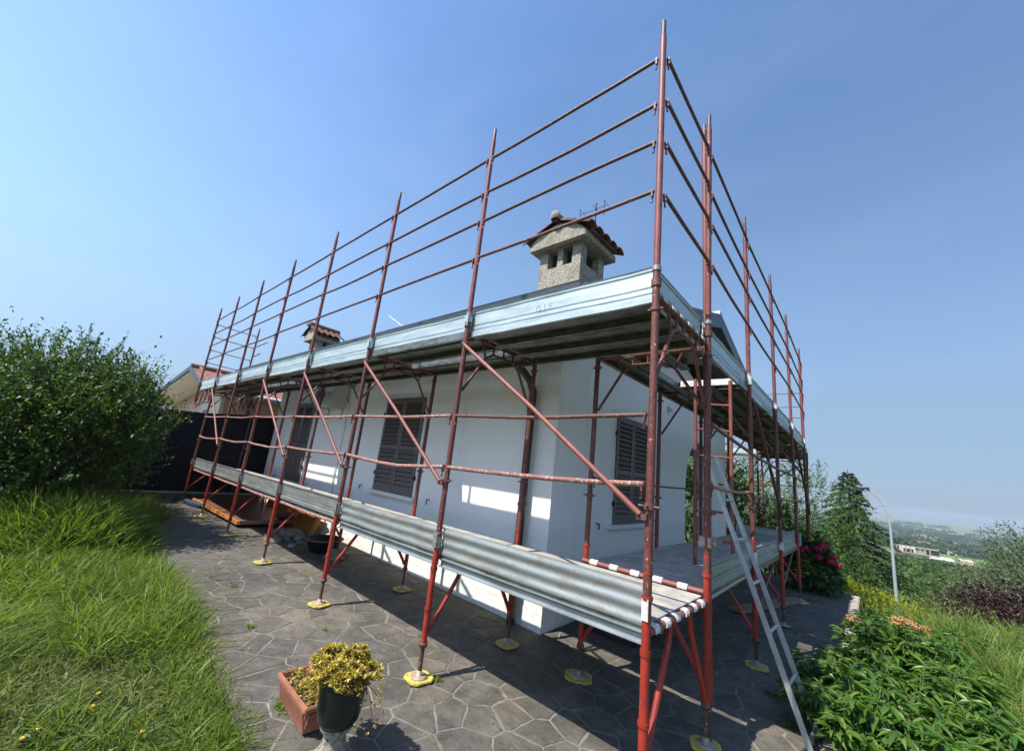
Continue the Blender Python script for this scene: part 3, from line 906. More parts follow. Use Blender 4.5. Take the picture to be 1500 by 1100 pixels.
# doubled post pair beside the corner
post(scafA, 0, 1.06, g(0, 1.06), lean=(.007, .0)); base_plate(scafA, 0, 1.06, g(0, 1.06), rot=.4, s=.085)
# cantilevered last post beyond the fence
post(scafA, -12.5, 0, 0, low=False, z_a=2.55)
post(scafA, -12.5, 1.03, 0, low=False, z_a=2.55, topz=4.95)
frame_mid(scafA, (-12.5, 0, 0), (0, 1.03, 0))
for y in (.03, 1.02):
    b_ = B(); b_.path([(-12.7, y, 2.80), (-10.8, y, 2.86)], .020, 8); b_.path([(-12.6, y, 2.45), (-10.8, y, 2.50)], .018, 8)
    gd = b_.build('bracket_beam', M['red_mid'], scafA)
    pts = []
    for k in range(9): pts.append((-12.55 + k*.22, y, 2.47 if k % 2 == 0 else 2.82))
    b_ = B(); b_.path(pts, .011, 6); b_.build('zigzag', M['red_mid'], gd)
xs_ = [0] + [-SP*i for i in range(1, NB)] + [-12.5]
for i in range(len(xs_)-1):
    xa, xb = xs_[i], xs_[i+1]
    for z in (3.66, 4.07, 4.40, 4.81):
        rail(scafA, (xa-.025, -.022, z + random.uniform(-.006, .006)), (xb+.025, -.022, z + random.uniform(-.006, .006)), sag=random.uniform(-.012, .02))
    if i < 6:
        rail(scafA, (xa-.025, -.026, 2.105), (xb+.025, -.026, 2.105), r=.0145, mat='rail_low' if i else 'rail', sag=random.uniform(.0, .03))
        rail(scafA, (xa-.025, -.030, 1.70 if i == 0 else 1.655), (xb+.025, -.030, 1.655), r=.0175, mat='rail_low', sag=random.uniform(.01, .045))
# ends of the upper rails at the far left
for z in (3.62, 3.98, 4.36, 4.72):
    rail(scafA, (-12.52, .025, z), (-12.52, 1.005, z-.03), r=.011)
for z, l_ in ((4.35, .9), (4.06, .55)):
    b_ = B(); b_.path([(-12.5, 1.03, z), (-12.5+l_, 1.06, z+.05)], .014, 8); b_.build('loose_rail', M['rail'], scafA)
for i in (0, 1, 2, 3, 5):
    xa, xb = xs_[i], xs_[i+1]
    b_ = B()
    b_.path([(xb+.03, -.040, 2.76), (xb*.5+xa*.5, -.045, 2.16), (xa-.04, -.040, 1.53)], .0175, 12)
    dg = b_.build('diagonal_brace', M['brace'], scafA)
    b_ = B(); b_.path([(xb+.03, -.040, 2.76), (xb-.01, -.036, 2.79)], .009, 6); b_.obox((xa-.03, -.036, 1.52), (.03, 0, 0), (0, .008, 0), (0, 0, .018)); b_.build('brace_clip', M['jack'], dg)
# decks: lower one (3 steel planks a bay), upper one; one upper bay has a slot between its planks
for i in range(6):
    xa, xb = xs_[i]-.012, xs_[i+1]+.012
    for k in range(3):
        yc = .20 + k*.325
        plank(scafA, (xa, yc, .962), (xb, yc, .962), (0, 1, 0), .320, M['plank_top'])
for i in range(NB):
    xa, xb = xs_[i]-.012, xs_[i+1]+.012
    if i == 1: lay = [(.24, .43), (.845, .43)]
    elif i == 4: lay = [(.19, .328), (.80, .44)]
    else: lay = [(.225, .32), (.552, .32), (.879, .32)]
    for yc, w_ in lay: plank(scafA, (xa, yc, 2.925), (xb, yc, 2.925), (0, 1, 0), w_, M['galv_under'])
for i in range(6):
    xa, xb = xs_[i]-.02, xs_[i+1]+.02
    toe(scafA, (xa, .050, 0), (xb, .050, 0), (0, -1, 0), .945, 1.145, M['galv_low'], wavy=(i < 2))
    lb = B(); mt = M['galv'] if i < 2 else M['rail_low']
    if i < 2:
        pf = [(.002, .855), (.034, .855), (.034, .861), (.010, .861), (.010, .912), (.034, .912), (.034, .918), (.002, .918)]
        lb.sweep(pf, (xa, .058, 0), (xb, .058, 0), (0, -1, 0)); lb.build('ledger', mt, scafA)
    else:
        lb.path([(xa-.01, .046, .890), ((xa+xb)/2, .046, .882), (xb+.01, .046, .890)], .019, 10); lb.build('ledger', mt, scafA)
for i in range(NB):
    xa, xb = xs_[i]-.02, xs_[i+1]+.02
    toe(scafA, (xa, .058, 0), (xb, .058, 0), (0, -1, 0), 2.86, 3.115, M['galv_up'])
# sheet clips where the toe boards meet the posts
for i in range(NB):
    x = xs_[i]
    if i == 0:
        b_ = B(); b_.obox((0, -.0265, 1.045), (.019, 0, 0), (0, .0015, 0), (0, 0, .055)); b_.build('toe_board_clip', M['claw'], scafA, bevel=.001); continue
    for (za, zb_, mt) in ((1.0, 1.12, 'claw' if i == 0 else 'galv_low'), (2.955, 3.065, 'galv_up')):
        b_ = B(); b_.path([(x, -.0, za), (x, -.0, zb_)], PR+.009, 6); b_.obox((x, -.0355, (za+zb_)/2), (.026, 0, 0), (0, .0015, 0), (0, 0, (zb_-za)/2)); b_.build('toe_board_clip', M[mt], scafA, bevel=.002)
# embossed letters on the first upper toe board
tx = bpy.data.curves.new('emboss_text', 'FONT'); tx.body = 'G.I.E.'; tx.size = .075; tx.extrude = .0016; tx.space_character = 1.15; tx.align_x = 'CENTER'
tob = bpy.data.objects.new('emboss_tmp', tx); C.objects.link(tob)
bpy.context.view_layer.update()
dg_ = bpy.context.evaluated_depsgraph_get()
tme = bpy.data.meshes.new_from_object(tob.evaluated_get(dg_)); bpy.data.objects.remove(tob)
tme.materials.clear(); tme.materials.append(M['galv'])
lt = link_mesh('embossed_lettering', tme, scafA); lt.location = Vector((-.93, .0375, 2.975)) - scafA.location; lt.rotation_euler = (R(90), 0, 0)

# end of the corner frame: rails and plank claws
for z in (3.64, 4.07, 4.44, 4.83): rail(scafA, (.028, .025, z), (.028, 1.04, z), r=.0135, sag=.004)
for zc, n_ in ((.925, 6), (2.885, 6)):
    for k in range(n_):
        yc = .10 + k*.163
        b_ = B(); pts = []
        for m_ in range(9):
            t = math.pi*(1.25 - 1.35*m_/8)
            pts.append((math.cos(t), math.sin(t)))
        poly = [(.0 + c_*.030, yc-.033, zc + s_*.030) for c_, s_ in pts] + [(c_*.0245, yc-.033, zc + s_*.0245) for c_, s_ in reversed(pts)]
        b_.prism(poly, (0, .066, 0))
        b_.box((-.09, yc-.033, zc+.026), (-.012, yc+.033, zc+.031))
        b_.build('plank_claw', M['claw'], scafA)

# --- run along the gable
gy = [1.14, 2.87, 4.67, 6.47, 8.75, 10.6, 11.9]
gx = [.0, -.03, -.04, -.05, -.10, -.30, -.42]
for k, (x, y) in enumerate(zip(gx, gy)):
    zg = g(.3, y) if y < 8 else float(H(1.0, y))
    ln = (-.006, 0.0) if k == 0 else (random.uniform(-.003, .001), random.uniform(-.002, .002))
    post(scafB, x, y, zg if k < 4 else zg, lean=ln)
    if k: base_plate(scafB, x, y, zg, yellow=k != 2)
    xi = x - WD
    post(scafB, xi, y, zg, top=False)
    base_plate(scafB, xi, y, zg, rot=.5 if k == 0 else None, s=.10 if k == 0 else .088)
    if k < 4: frame_low(scafB, (x, y, 0), (-WD, 0, 0), zg)
    frame_mid(scafB, (x, y, 0), (-WD, 0, 0))
# coupler block high on the doubled posts
b_ = B()
c = Vector((.0, 1.10, 1.33))
b_.obox(c, (.045, 0, 0), (0, .062, 0), (0, 0, .038)); b_.obox(c + Vector((.03, 0, 0)), (.035, 0, 0), (0, .035, 0), (0, 0, .028))
for dy in (-.05, .05): b_.path([c + Vector((-.02, dy, 0)), c + Vector((.085, dy, 0))], .011, 6); b_.path([c + Vector((.07, dy, 0)), c + Vector((.085, dy, 0))], .02, 6)
b_.build('swivel_coupler', M['steel_pad'], scafB, bevel=.01)
for z, dz in ((2.85, 0), (.88, 0)):
    pass
for k in range(len(gy)-1):
    for z in (3.66, 4.07, 4.40, 4.81):
        if z == 4.81 and k == 0: z = 4.83
        rail(scafB, (gx[k]+.024, gy[k]+.02, z), (gx[k+1]+.024, gy[k+1]-.02, z), sag=random.uniform(-.01, .02))
rail(scafB, (.03, 1.1, 2.22), (-.02, 6.4, 2.10), r=.017, mat='rail', sag=.05, seg=8, name='long_rail')
rail(scafB, (.0, 1.2, 1.74), (-.03, 2.85, 1.74), r=.015, mat='rail_low', sag=.02)
for k in (1, 2, 3, 4, 5):
    rail(scafB, (gx[k]+.02, gy[k], 1.70), (gx[k+1]+.02, gy[k+1], 1.70), r=.014, mat='rail')
    if k > 2: rail(scafB, (gx[k]+.02, gy[k], 2.10), (gx[k+1]+.02, gy[k+1], 2.10), r=.014, mat='rail')
rail(scafB, (gx[0]-WD, 1.2, 1.70), (gx[2]-WD, 4.6, 1.70), r=.012, mat='rail', name='inner_rail')
for k in (1, 3, 4, 5):
    b_ = B(); b_.path([(gx[k]+.035, gy[k]+.03, 2.76), (gx[k+1]+.035, gy[k+1]-.03, 1.45)], .0195, 10); b_.build('diagonal_brace', M['red_mid'], scafB)
for k in (1, 2):
    b_ = B(); b_.path([(gx[k]-.05, gy[k]+.03, .35), (gx[k+1]-.05, gy[k+1]-.3, .85)], .014, 8); b_.build('diagonal_brace', M['rail'], scafB)
# decks
ydeck = [1.125, 2.87, 4.67, 6.47]
b_ = B(); b_.path([(-1.05, 1.088, .972), (-.01, 1.088, .972)], .022, 12); b_.build('transom', M['brace'], scafB)
for k in range(3):
    for j in range(3):
        xc = -.20 - j*.333
        plank(scafB, (xc-.02, ydeck[k]+.012, .962), (xc-.02, ydeck[k+1]-.012, .962), (1, 0, 0), .328, M['plank_top'])
yup = [1.10] + gy[1:]
for k in range(len(yup)-1):
    xo = (gx[k]+gx[k+1])/2
    for j in range(3):
        xc = xo - .19 - j*.333
        if k == 0 and j < 2:      # open hatch above the climbing frame
            plank(scafB, (xc, 1.115, 2.925), (xc, 1.72, 2.925), (1, 0, 0), .328, M['galv_under']); plank(scafB, (xc, 2.44, 2.925), (xc, 2.86, 2.925), (1, 0, 0), .328, M['galv_under']); continue
        plank(scafB, (xc, yup[k]+.012, 2.925), (xc, yup[k+1]-.012, 2.925), (1, 0, 0), .328, M['galv_under'])
for k in range(3):
    toe(scafB, (gx[k]-.05, ydeck[k]+.05, 0), (gx[k+1]-.05, ydeck[k+1]+.02, 0), (1, 0, 0), .955, 1.145, M['galv'])
    b_ = B(); b_.path([(gx[k]-.045, ydeck[k]+.1, .895), (gx[k+1]-.045, ydeck[k+1], .895)], .018, 10); b_.build('ledger', M['rail_low'] if k else M['galv_low'], scafB)
toe(scafB, (-1.0, 6.50, 0), (.0, 6.50, 0), (0, -1, 0), .97, 1.16, M['galv'])
toe(scafB, (-.054, .055, 0), (-.054, 1.03, 0), (1, 0, 0), 2.86, 3.115, M['galv_up'])
for k in range(len(yup)-1):
    toe(scafB, (gx[k]-.056, yup[k]+(.0 if k else .05), 0), (gx[k+1]-.056, yup[k+1], 0), (1, 0, 0), 2.86, 3.115, M['galv_up'])
for k in (1, 2, 3, 4, 5, 6):
    for za, zb_ in ((2.955, 3.06),) + (((1.02, 1.12),) if k < 3 else ()):
        b_ = B(); b_.path([(gx[k], gy[k], za), (gx[k], gy[k], zb_)], PR+.009, 8); b_.build('toe_board_clip', M['claw'], scafB)
for k in range(5):
    xc = -.17 - k*.19
    b_ = B(); pts = [(math.cos(math.pi*(1.25-1.35*m_/8)), math.sin(math.pi*(1.25-1.35*m_/8))) for m_ in range(9)]
    poly = [(xc-.036, 1.088 - c_*.029, .972 + s_*.029) for c_, s_ in pts] + [(xc-.036, 1.088 - c_*.0235, .972 + s_*.0235) for c_, s_ in reversed(pts)]
    b_.prism(poly, (.072, 0, 0)); b_.build('plank_claw', M['claw'], scafB)
# return along the back, seen under the deck
for x in (-2.4, -4.2):
    zg = float(H(-1, 11.9))
    post(scafB, x, 11.9, zg, lean=(.0, 0)); base_plate(scafB, x, 11.9, zg)
for a, b2 in ((-.42, -2.4), (-2.4, -4.2)):
    for z in (1.70, 2.10, 3.66, 4.07, 4.40, 4.81): rail(scafB, (a, 11.93, z), (b2, 11.93, z), r=.013)
    b_ = B(); b_.path([(a, 11.95, 2.76), (b2, 11.95, 1.45)], .019, 8); b_.build('diagonal_brace', M['red_mid'], scafB)
    plank(scafB, (a, 11.7, 2.925), (b2, 11.7, 2.925), (0, 1, 0), .328, M['galv_under']); toe(scafB, (a, 11.93, 0), (b2, 11.93, 0), (0, 1, 0), 2.845, 3.085, M['galv_up'])

# --- aluminium ladder leaning on the lower deck
ld = thing('ladder', (.57, 1.63, 0), 'grey aluminium ladder leaning over the lower deck edge beside the doubled posts', 'ladder')
R0 = Vector((.516, 1.583, .082)); LDV = Vector((-.351, .03, 1.0)).normalized(); LWV = Vector((.01, .30, 0))
for q in (0, 1):
    a_ = R0 + LWV*(q*1.06-.03) - LDV*.07; b2_ = a_ + LDV*(2.08 if q == 0 else 2.14)
    ax = LWV.normalized(); az_ = LDV; ay_ = ax.cross(az_)
    b_ = B(); b_.obox((a_+b2_)/2, ax*.011, ay_*.019, az_*(b2_-a_).length/2); st_ = b_.build('stile', M['alu'], ld, bevel=.006)
    b_ = B(); b_.obox(a_ + az_*.01, ax*.014, ay_*.022, az_*.02); b_.build('rubber_foot', M['black'], st_)
for k in range(6):
    c = R0 + LDV*.33*k
    b_ = B(); b_.path([c, c + LWV], .0135, 10); b_.build('rung', M['alu'], ld)

# --- red steel climbing frame standing on the lower deck
cf = thing('access_ladder', (-.28, 2.32, .97), 'narrow red steel ladder standing on the lower deck under the upper deck hatch', 'ladder')
SA, SB = (-.44, 2.25), (-.125, 2.40)
for (x, y) in (SA, SB):
    b_ = B(); b_.path([(x, y, .968), (x, y, 2.90)], .0185, 12); b_.build('stile', M['brace'], cf)
for z in (1.22, 1.50, 1.78, 2.06, 2.34, 2.62):
    b_ = B(); b_.path([(SA[0]+.015, SA[1]+.007, z), (SB[0]-.015, SB[1]-.007, z)], .012, 8); b_.build('rung', M['brace'], cf)
b_ = B(); b_.box((-.66, 2.415, 2.862), (-.07, 2.437, 2.93)); b_.build('hatch_edge', M['claw'], scafB)

# ------------------------------------------------------------------ boundary fence, kerb, neighbour's house
FX = -11.12
fence = thing('fence', (FX, -1, 0), 'tall black shade-net fence at the left end of the patio', 'fence')
def net_mat():
    n = N('black_shade_net')
    w = n.new('ShaderNodeTexWave'); w.inputs['Scale'].default_value = 14; w.inputs['Distortion'].default_value = .6; w.bands_direction = 'Z'
    n.l(n.co.outputs['Object'], w.inputs[0])
    c = n.ramp(w.outputs[0], [(0, (.006, .007, .011)), (1, (.013, .014, .020))])
    n.bump(n.noise(2.2, 4, .6), .6, .05)
    return n.set(c, .8, 0, .2)
M['net'] = net_mat()
ftop = lambda y: float(np.interp(y, [-9, -1, 0, 2, 6], [2.02, 2.17, 2.20, 2.42, 2.5]))
ysf = np.linspace(-9, 5.4, 73)
vs = []; fs = []
for i, y in enumerate(ysf):
    for k in range(9):
        t = k/8; z = .16 + (ftop(y)-.16)*t
        vs.append((FX + .02*math.sin(y*2.6+t*3)*math.sin(t*3.1), y, z))
for i in range(len(ysf)-1):
    for k in range(8): fs.append((i*9+k, (i+1)*9+k, (i+1)*9+k+1, i*9+k+1))
nb = len(vs)
vs += [(x-.006, y, z) for x, y, z in vs]
fs += [tuple(nb+q for q in reversed(f_)) for f_ in fs]
b_ = B(); b_.add(vs, fs, True); b_.build('net', M['net'], fence, recalc=False)
for y in np.arange(-8.5, 5.4, 1.9):
    b_ = B(); b_.path([(FX+.03, y, .1), (FX+.03, y, ftop(y)+.02)], .022, 8); b_.build('fence_post', M['charcoal'], fence)
b_ = B(); b_.path([(FX+.02, y, ftop(y)) for y in ysf], .006, 5); b_.build('top_wire', M['iron'], fence)
lowall = None
yy = -6.0
while yy < 2.6:
    l_ = random.uniform(.28, .45)
    b_ = B(); b_.box((-11.09, yy, .05), (-10.94 + random.uniform(-.01, .01), yy+l_-.012, .33 + random.uniform(-.012, .012)))
    if lowall is None:
        lowall = b_.build('low_stone_wall', M['stone'], bevel=.012); tag(lowall, 'low stone wall under the black net fence', 'wall')
    else: b_.build('stone', M['stone'], lowall, bevel=.012)
    yy += l_
b_ = B(); b_.box((-11.10, -6, .334), (-10.92, 2.6, .365)); b_.build('coping', M['concrete'], lowall, bevel=.008)

pinkw = plain('pink_render', (.70, .45, .42), .9, 0, .06, 3, .1)
creamw = plain('pale_cream_render', (.74, .62, .50), .9, 0, .05, 3, .1)
soff = plain('cream_soffit', (.88, .87, .86), .8, 0, .05, 5)
pt_ = plain('terracotta_roof', (.19, .085, .065), .85, 0, .35, 3, .4)
nh = thing('neighbour_house', (-19, 3, 0), 'pink neighbouring house with deep cream eaves behind the black fence', 'house')
b_ = B(); b_.box((-24, 1.2, -.3), (-14.9, 9.5, 3.0)); b_.build('wall', pinkw, nh)
b_ = B(); b_.prism([(-21, 1.21, 2.95), (-14.95, 1.21, 2.95), (-16.0, 1.21, 3.66), (-21, 1.21, 3.15)], (0, .2, 0)); b_.build('gable_wall', pinkw, nh)
b_ = B(); b_.box((-17.4, 1.08, -.3), (-14.85, 1.19, 3.0)); b_.build('pale_wall_panel', creamw, nh)
yA, yB = .25, 10.2
b_ = B()
b_.prism([(-24, yA, 2.98), (-16.0, yA, 3.86), (-16.0, yA, 3.72), (-24, yA, 2.86)], (0, yB-yA, 0))
b_.prism([(-13.6, yA, 3.06), (-15.999, yA, 3.86), (-15.999, yA, 3.72), (-13.6, yA, 2.95)], (0, yB-yA, 0))
nr_ = b_.build('roof', pt_, nh)
b_ = B(); b_.prism([(-24, yA+.02, 2.855), (-16.0, yA+.02, 3.715), (-13.62, yA+.02, 2.945), (-13.62, yA+.02, 2.91), (-16.0, yA+.02, 3.68), (-24, yA+.02, 2.82)], (0, 1.2, 0)); b_.build('soffit', soff, nh)
b_ = B(); b_.prism([(-13.62, yA+1.22, 2.945), (-14.88, yA+1.22, 3.35), (-14.88, yA+1.22, 3.31), (-13.62, yA+1.22, 2.91)], (0, 8.5, 0)); b_.build('soffit', soff, nh)
b_ = B(); b_.prism([(-24, yA-.03, 2.86), (-16.0, yA-.03, 3.74), (-16.0, yA-.03, 3.90), (-24, yA-.03, 3.02)], (0, .028, 0)); b_.build('rake_board', M['charcoal'], nh)
b_ = B(); b_.prism([(-13.6, yA-.03, 2.97), (-15.998, yA-.03, 3.74), (-15.998, yA-.03, 3.90), (-13.6, yA-.03, 3.10)], (0, .028, 0)); b_.build('rake_board', M['charcoal'], nh)
b_ = B(); b_.path([(-13.54, yA, 3.02), (-13.54, yB, 3.02)], .065, 8); b_.build('gutter', M['white_trim'], nh)
for k in range(20):
    y = yA + .25 + k*.5
    b_ = B(); b_.path([(-13.6, y, 3.08), (-15.95, y, 3.88)], .06, 6); b_.build('tile_row', pt_, nr_)
b_ = B(); b_.path([(-16.0, yA-.02, 3.90), (-16.0, yB, 3.90)], .09, 8); b_.build('ridge', pt_, nr_)
for (x, w, z, h) in ((-16.4, .6, 1.75, .85), ):
    b_ = B(); b_.box((x-w/2, 1.03, z), (x+w/2, 1.075, z+h)); fr_ = b_.build('window', M['white_trim'], nh)
    b_ = B(); b_.box((x-w/2+.06, 1.022, z+.06), (x+w/2-.06, 1.029, z+h-.06)); b_.build('pane', M['charcoal'], fr_)
for (y, w, z, h) in ((3.4, .7, 1.7, .8), (6.2, .7, 1.7, .8)):
    b_ = B(); b_.box((-14.895, y-w/2, z), (-14.85, y+w/2, z+h)); fr_ = b_.build('window', M['white_trim'], nh)
    b_ = B(); b_.box((-14.849, y-w/2+.06, z+.06), (-14.842, y+w/2-.06, z+h-.06)); b_.build('pane', M['charcoal'], fr_)
b_ = B(); b_.path([(-14.83, 1.9, 3.2), (-14.83, 1.9, .1)], .045, 8); b_.build('downpipe', plain('brown_pipe', (.16, .06, .04), .5), nh)

# ------------------------------------------------------------------ things lying under and around the scaffold
def sheet(name, c, L, Wd, T, rot, tilt, mat, label, cat, bevel=.002):
    b_ = B(); cz, sz = math.cos(rot), math.sin(rot)
    ux = Vector((cz, sz, tilt[0])).normalized(); uy = Vector((-sz, cz, tilt[1])); uy = (uy - ux*uy.dot(ux)).normalized(); uz = ux.cross(uy)
    b_.obox(c, ux*L/2, uy*Wd/2, uz*T/2); o = b_.build(name, mat, None, bevel=bevel); return tag(o, label, cat)
ply = plain('brown_film_plywood', (.16, .085, .050), .35, 0, .35, 3, .1)
orange = plain('orange_formwork_board', (.42, .165, .04), .55, 0, .2, 6, .2)
timber = plain('grey_brown_timber', (.24, .16, .10), .8, 0, .3, 10, .3)
pw = thing('plywood_sheet', (-9.2, 1.0, .2), 'large brown plywood sheet lying on battens under the far end of the scaffold', 'plywood sheet')
b_ = B(); b_.obox((-9.25, .86, .245), (1.42, .07, -.02), (-.02, .60, .03), (0, 0, .011)); b_.build('board', ply, pw, bevel=.002)
b_ = B(); b_.obox((-9.25, .245, .215), (1.45, .07, -.02), (0, .022, 0), (0, 0, .032)); b_.build('edge_batten', orange, pw, bevel=.003)
b_ = B(); b_.obox((-7.80, .9, .205), (.02, .001, 0), (-.01, .58, 0), (0, 0, .035)); b_.build('edge_batten', timber, pw, bevel=.003)
bl = B(); bl.path([(-10.75, .05, .20), (-10.4, .12, .18), (-10.05, .20, .19), (-9.95, .22, .22)], [.05, .07, .065, .03], 10); tag(bl.build('blue_sack', plain('dark_blue_plastic', (.015, .035, .07), .5, 0, .3, 12), None), 'dark blue plastic roll lying at the left corner of the plywood sheet', 'plastic roll')
for i, (xa, xb, z0_, lab) in enumerate(((-9.5, -8.25, .42, 'orange formwork board leaning against the wall plinth, farther one'), (-7.95, -6.95, .30, 'orange formwork board leaning against the wall plinth, nearer one'))):
    t = thing('formwork_board', ((xa+xb)/2, 1.35, .15), lab, 'board', 'orange boards against the plinth')
    b_ = B(); b_.obox(((xa+xb)/2, 1.36, .1+z0_/2), ((xb-xa)/2, 0, 0), (0, .03, .0), (0, .07, z0_/2+.06)); b_.build('panel', orange, t, bevel=.003)
    for k in (0, .5, 1):
        b_ = B(); b_.obox((xa+.04+(xb-xa-.08)*k, 1.31, .1+z0_/2), (.03, 0, 0), (0, .014, 0), (0, .06, z0_/2+.05)); b_.build('rib', orange, t)
# rubble and a mortar tub
def lump(c, r, seed, mat, name='lump', sq=.7):
    rs = np.random.RandomState(seed); bm = bmesh.new(); bmesh.ops.create_icosphere(bm, subdivisions=2, radius=r)
    ph = rs.rand(6)*6
    for v in bm.verts:
        d = v.co.normalized(); k = 1 + .22*math.sin(d.x*4+ph[0])*math.sin(d.y*5+ph[1]) + .18*math.sin(d.z*6+ph[2]+d.x*5)
        v.co = Vector((d.x*r*k*1.25, d.y*r*k, max(-.35*r, d.z*r*k*sq)))
    me = bpy.data.meshes.new(name); bm.to_mesh(me); bm.free(); me.materials.append(mat)
    return me
rub = thing('rubble_heap', (-6.6, .95, .08), 'grey heap of rubble and old sacks on the paving under the scaffold', 'rubble')
for k in range(26):
    me = lump(0, random.uniform(.05, .15), k+3, M['mortar'], 'chunk')
    o = link_mesh('chunk', me, rub); o.location = (random.gauss(0, .38), random.gauss(-.05, .22), random.uniform(.02, .14)); o.rotation_euler = (0, 0, random.uniform(0, 6))
tub = thing('mortar_tub', (-5.75, .98, .07), 'round black mortar tub with a rusty rim standing under the second bay from the middle', 'tub')
b_ = B(); b_.lathe((-5.75, .98, g(-5.75, .98)+.012), [(0, 0), (.20, 0), (.27, .17), (.285, .18), (.275, .19), (.258, .175), (.19, .02), (0, .02)], 28); b_.build('bowl', M['black'], tub)
b_ = B(); b_.lathe((-5.75, .98, g(-5.75, .98)+.012), [(.286, .172), (.295, .18), (.290, .195), (.276, .195)], 28); b_.build('rim', plain('rusty_red', (.13, .045, .03), .6, 0, .3, 20), tub)
br = thing('steel_basin', (-7.0, 1.15, .12), 'dark red steel basin lying tilted on the plywood sheet', 'basin')
b_ = B(); b_.lathe((-7.65, 1.05, .27), [(0, 0), (.12, .0), (.22, .11), (.205, .115), (.11, .015), (0, .015)], 20); b_.build('bowl', plain('dark_red_steel', (.09, .025, .02), .5, .2, .3, 20), br)
bx = thing('black_crate', (-1.28, 2.45, .03), 'black plastic crate on the paving behind the house corner', 'crate')
b_ = B(); b_.box((-1.62, 2.12, .045), (-.98, 2.78, .40)); b_.build('body', M['black'], bx, bevel=.02)
b_ = B(); b_.box((-1.64, 2.10, .40), (-.96, 2.80, .43)); b_.build('lid', M['black'], bx, bevel=.008)
# planks and sheets lying under the gable deck
tag(sheet('timber_plank', (-.35, 5.6, .10), 2.0, .2, .04, 1.3, (0, 0), timber, 'grey timber plank lying on the paving under the far gable deck', 'plank'))

# terracotta trough
tr = thing('terracotta_trough', (-1.93, -.86, .02), 'chipped rectangular terracotta trough with yellow stonecrop', 'planter')
tc_ = plain('terracotta_clay', (.33, .130, .078), .8, 0, .22, 7, .3)
ca = Vector((-1.90, -.835, g(-1.9, -.83)+.010)); u1 = Vector((-1, .05, 0)).normalized(); u2 = Vector((.05, 1, 0)).normalized()
def trough(par):
    L, Wd, Hh = .50, .20, .165
    b_ = B()
    def ring(l, w, z): return [ca + u1*i*l/2 + u2*j*w/2 + Vector((0, 0, z)) for i, j in ((-1,-1),(1,-1),(1,1),(-1,1))]
    R_ = [ring(L*.84, Wd*.78, 0), ring(L*.96, Wd*.94, Hh-.035), ring(L+.02, Wd+.02, Hh-.032), ring(L+.02, Wd+.02, Hh), ring(L-.02, Wd-.02, Hh), ring(L*.86, Wd*.78, .05)]
    vs = [p for r_ in R_ for p in r_]; fs = []
    for k in range(5):
        for i in range(4): fs.append((k*4+i, k*4+(i+1) % 4, (k+1)*4+(i+1) % 4, (k+1)*4+i))
    fs += [(3,2,1,0), (20,21,22,23)]
    b_.add(vs, fs); o = b_.build('trough', tc_, par, bevel=.006)
    b_ = B()
    for q in (-1, 1):
        n = 22
        for i in range(n):
            t = (i+.5)/n-.5
            c = ca + u1*(t*L*.88) + u2*q*(Wd*.435) + Vector((0, 0, .066))
            b_.obox(c, u1*.006, u2*.006 + Vector((0, 0, 0)), Vector((0, 0, .056)) + u2*q*.013)
    for q in (-1, 1):
        for i in range(9):
            t = (i+.5)/9-.5
            c = ca + u2*(t*Wd*.8) + u1*q*(L*.455) + Vector((0, 0, .066))
            b_.obox(c, u2*.006, u1*.006, Vector((0, 0, .056)) + u1*q*.022)
    b_.build('fluting', tc_, par)
    b_ = B(); b_.add([ca + u1*i*.225 + u2*j*.085 + Vector((0, 0, .13)) for i, j in ((-1,-1),(1,-1),(1,1),(-1,1))], [(0,1,2,3)]); b_.build('soil', plain('potting_soil', (.05, .035, .022), .95, 0, .4, 30, .6), par)
    return o
trough(tr)
# dark urn on a rough stone foot, leaning a little
urn = thing('urn', (-1.47, -.87, .02), 'dark green glazed urn on a rough stone foot, full of yellow stonecrop', 'urn')
uc = (-1.41, -.88, g(-1.4, -.88)+.012)
b_ = B(); b_.lathe(uc, [(0, 0), (.10, 0), (.112, .02), (.095, .045), (.065, .08), (.060, .13), (.088, .165), (.092, .18), (0, .18)], 28); b_.build('foot', M['harl'], urn)
b_ = B(); b_.lathe(uc, [(0, .175), (.085, .178), (.112, .21), (.122, .26), (.128, .33), (.134, .40), (.142, .43), (.140, .44), (.126, .435), (.118, .40), (0, .39)], 32)
gl = N('dark_green_glaze'); c_ = gl.ramp(gl.noise(9, 5, .6), [(.3, (.006, .010, .009)), (.7, (.013, .019, .017))]); b_.build('pot', gl.set(c_, .32, 0, .35), urn)

# street lamp on the slope below the garden
lp = thing('street_lamp', (1.30, 16, -2), 'pale grey curved street lamp beyond the yellow-green hedge', 'street lamp')
def LP(x, z): return (CAM.x + (x-CAM.x)*.7535, 16.0, CAM.z + (z-CAM.z)*.7535)
b_ = B(); b_.path([LP(1.42, -3.8), LP(1.43, -1.9), LP(1.46, 1.0), LP(1.45, 1.35), LP(1.40, 1.72), LP(1.30, 2.02), LP(1.15, 2.25), LP(.98, 2.42), LP(.85, 2.50)], [.055, .050, .036, .032, .028, .024, .021, .019, .018], 10); b_.build('pole', plain('pale_grey_pole', (.34, .39, .40), .5, .2, .08, 4), lp)
b_ = B(); b_.obox(LP(.68, 2.56), (.17, 0, .026), (0, .09, 0), (-.006, 0, .032)); b_.obox(LP(.86, 2.52), (.05, 0, 0), (0, .04, 0), (0, 0, .026)); b_.build('lamp_head', M['charcoal'], lp, bevel=.02)

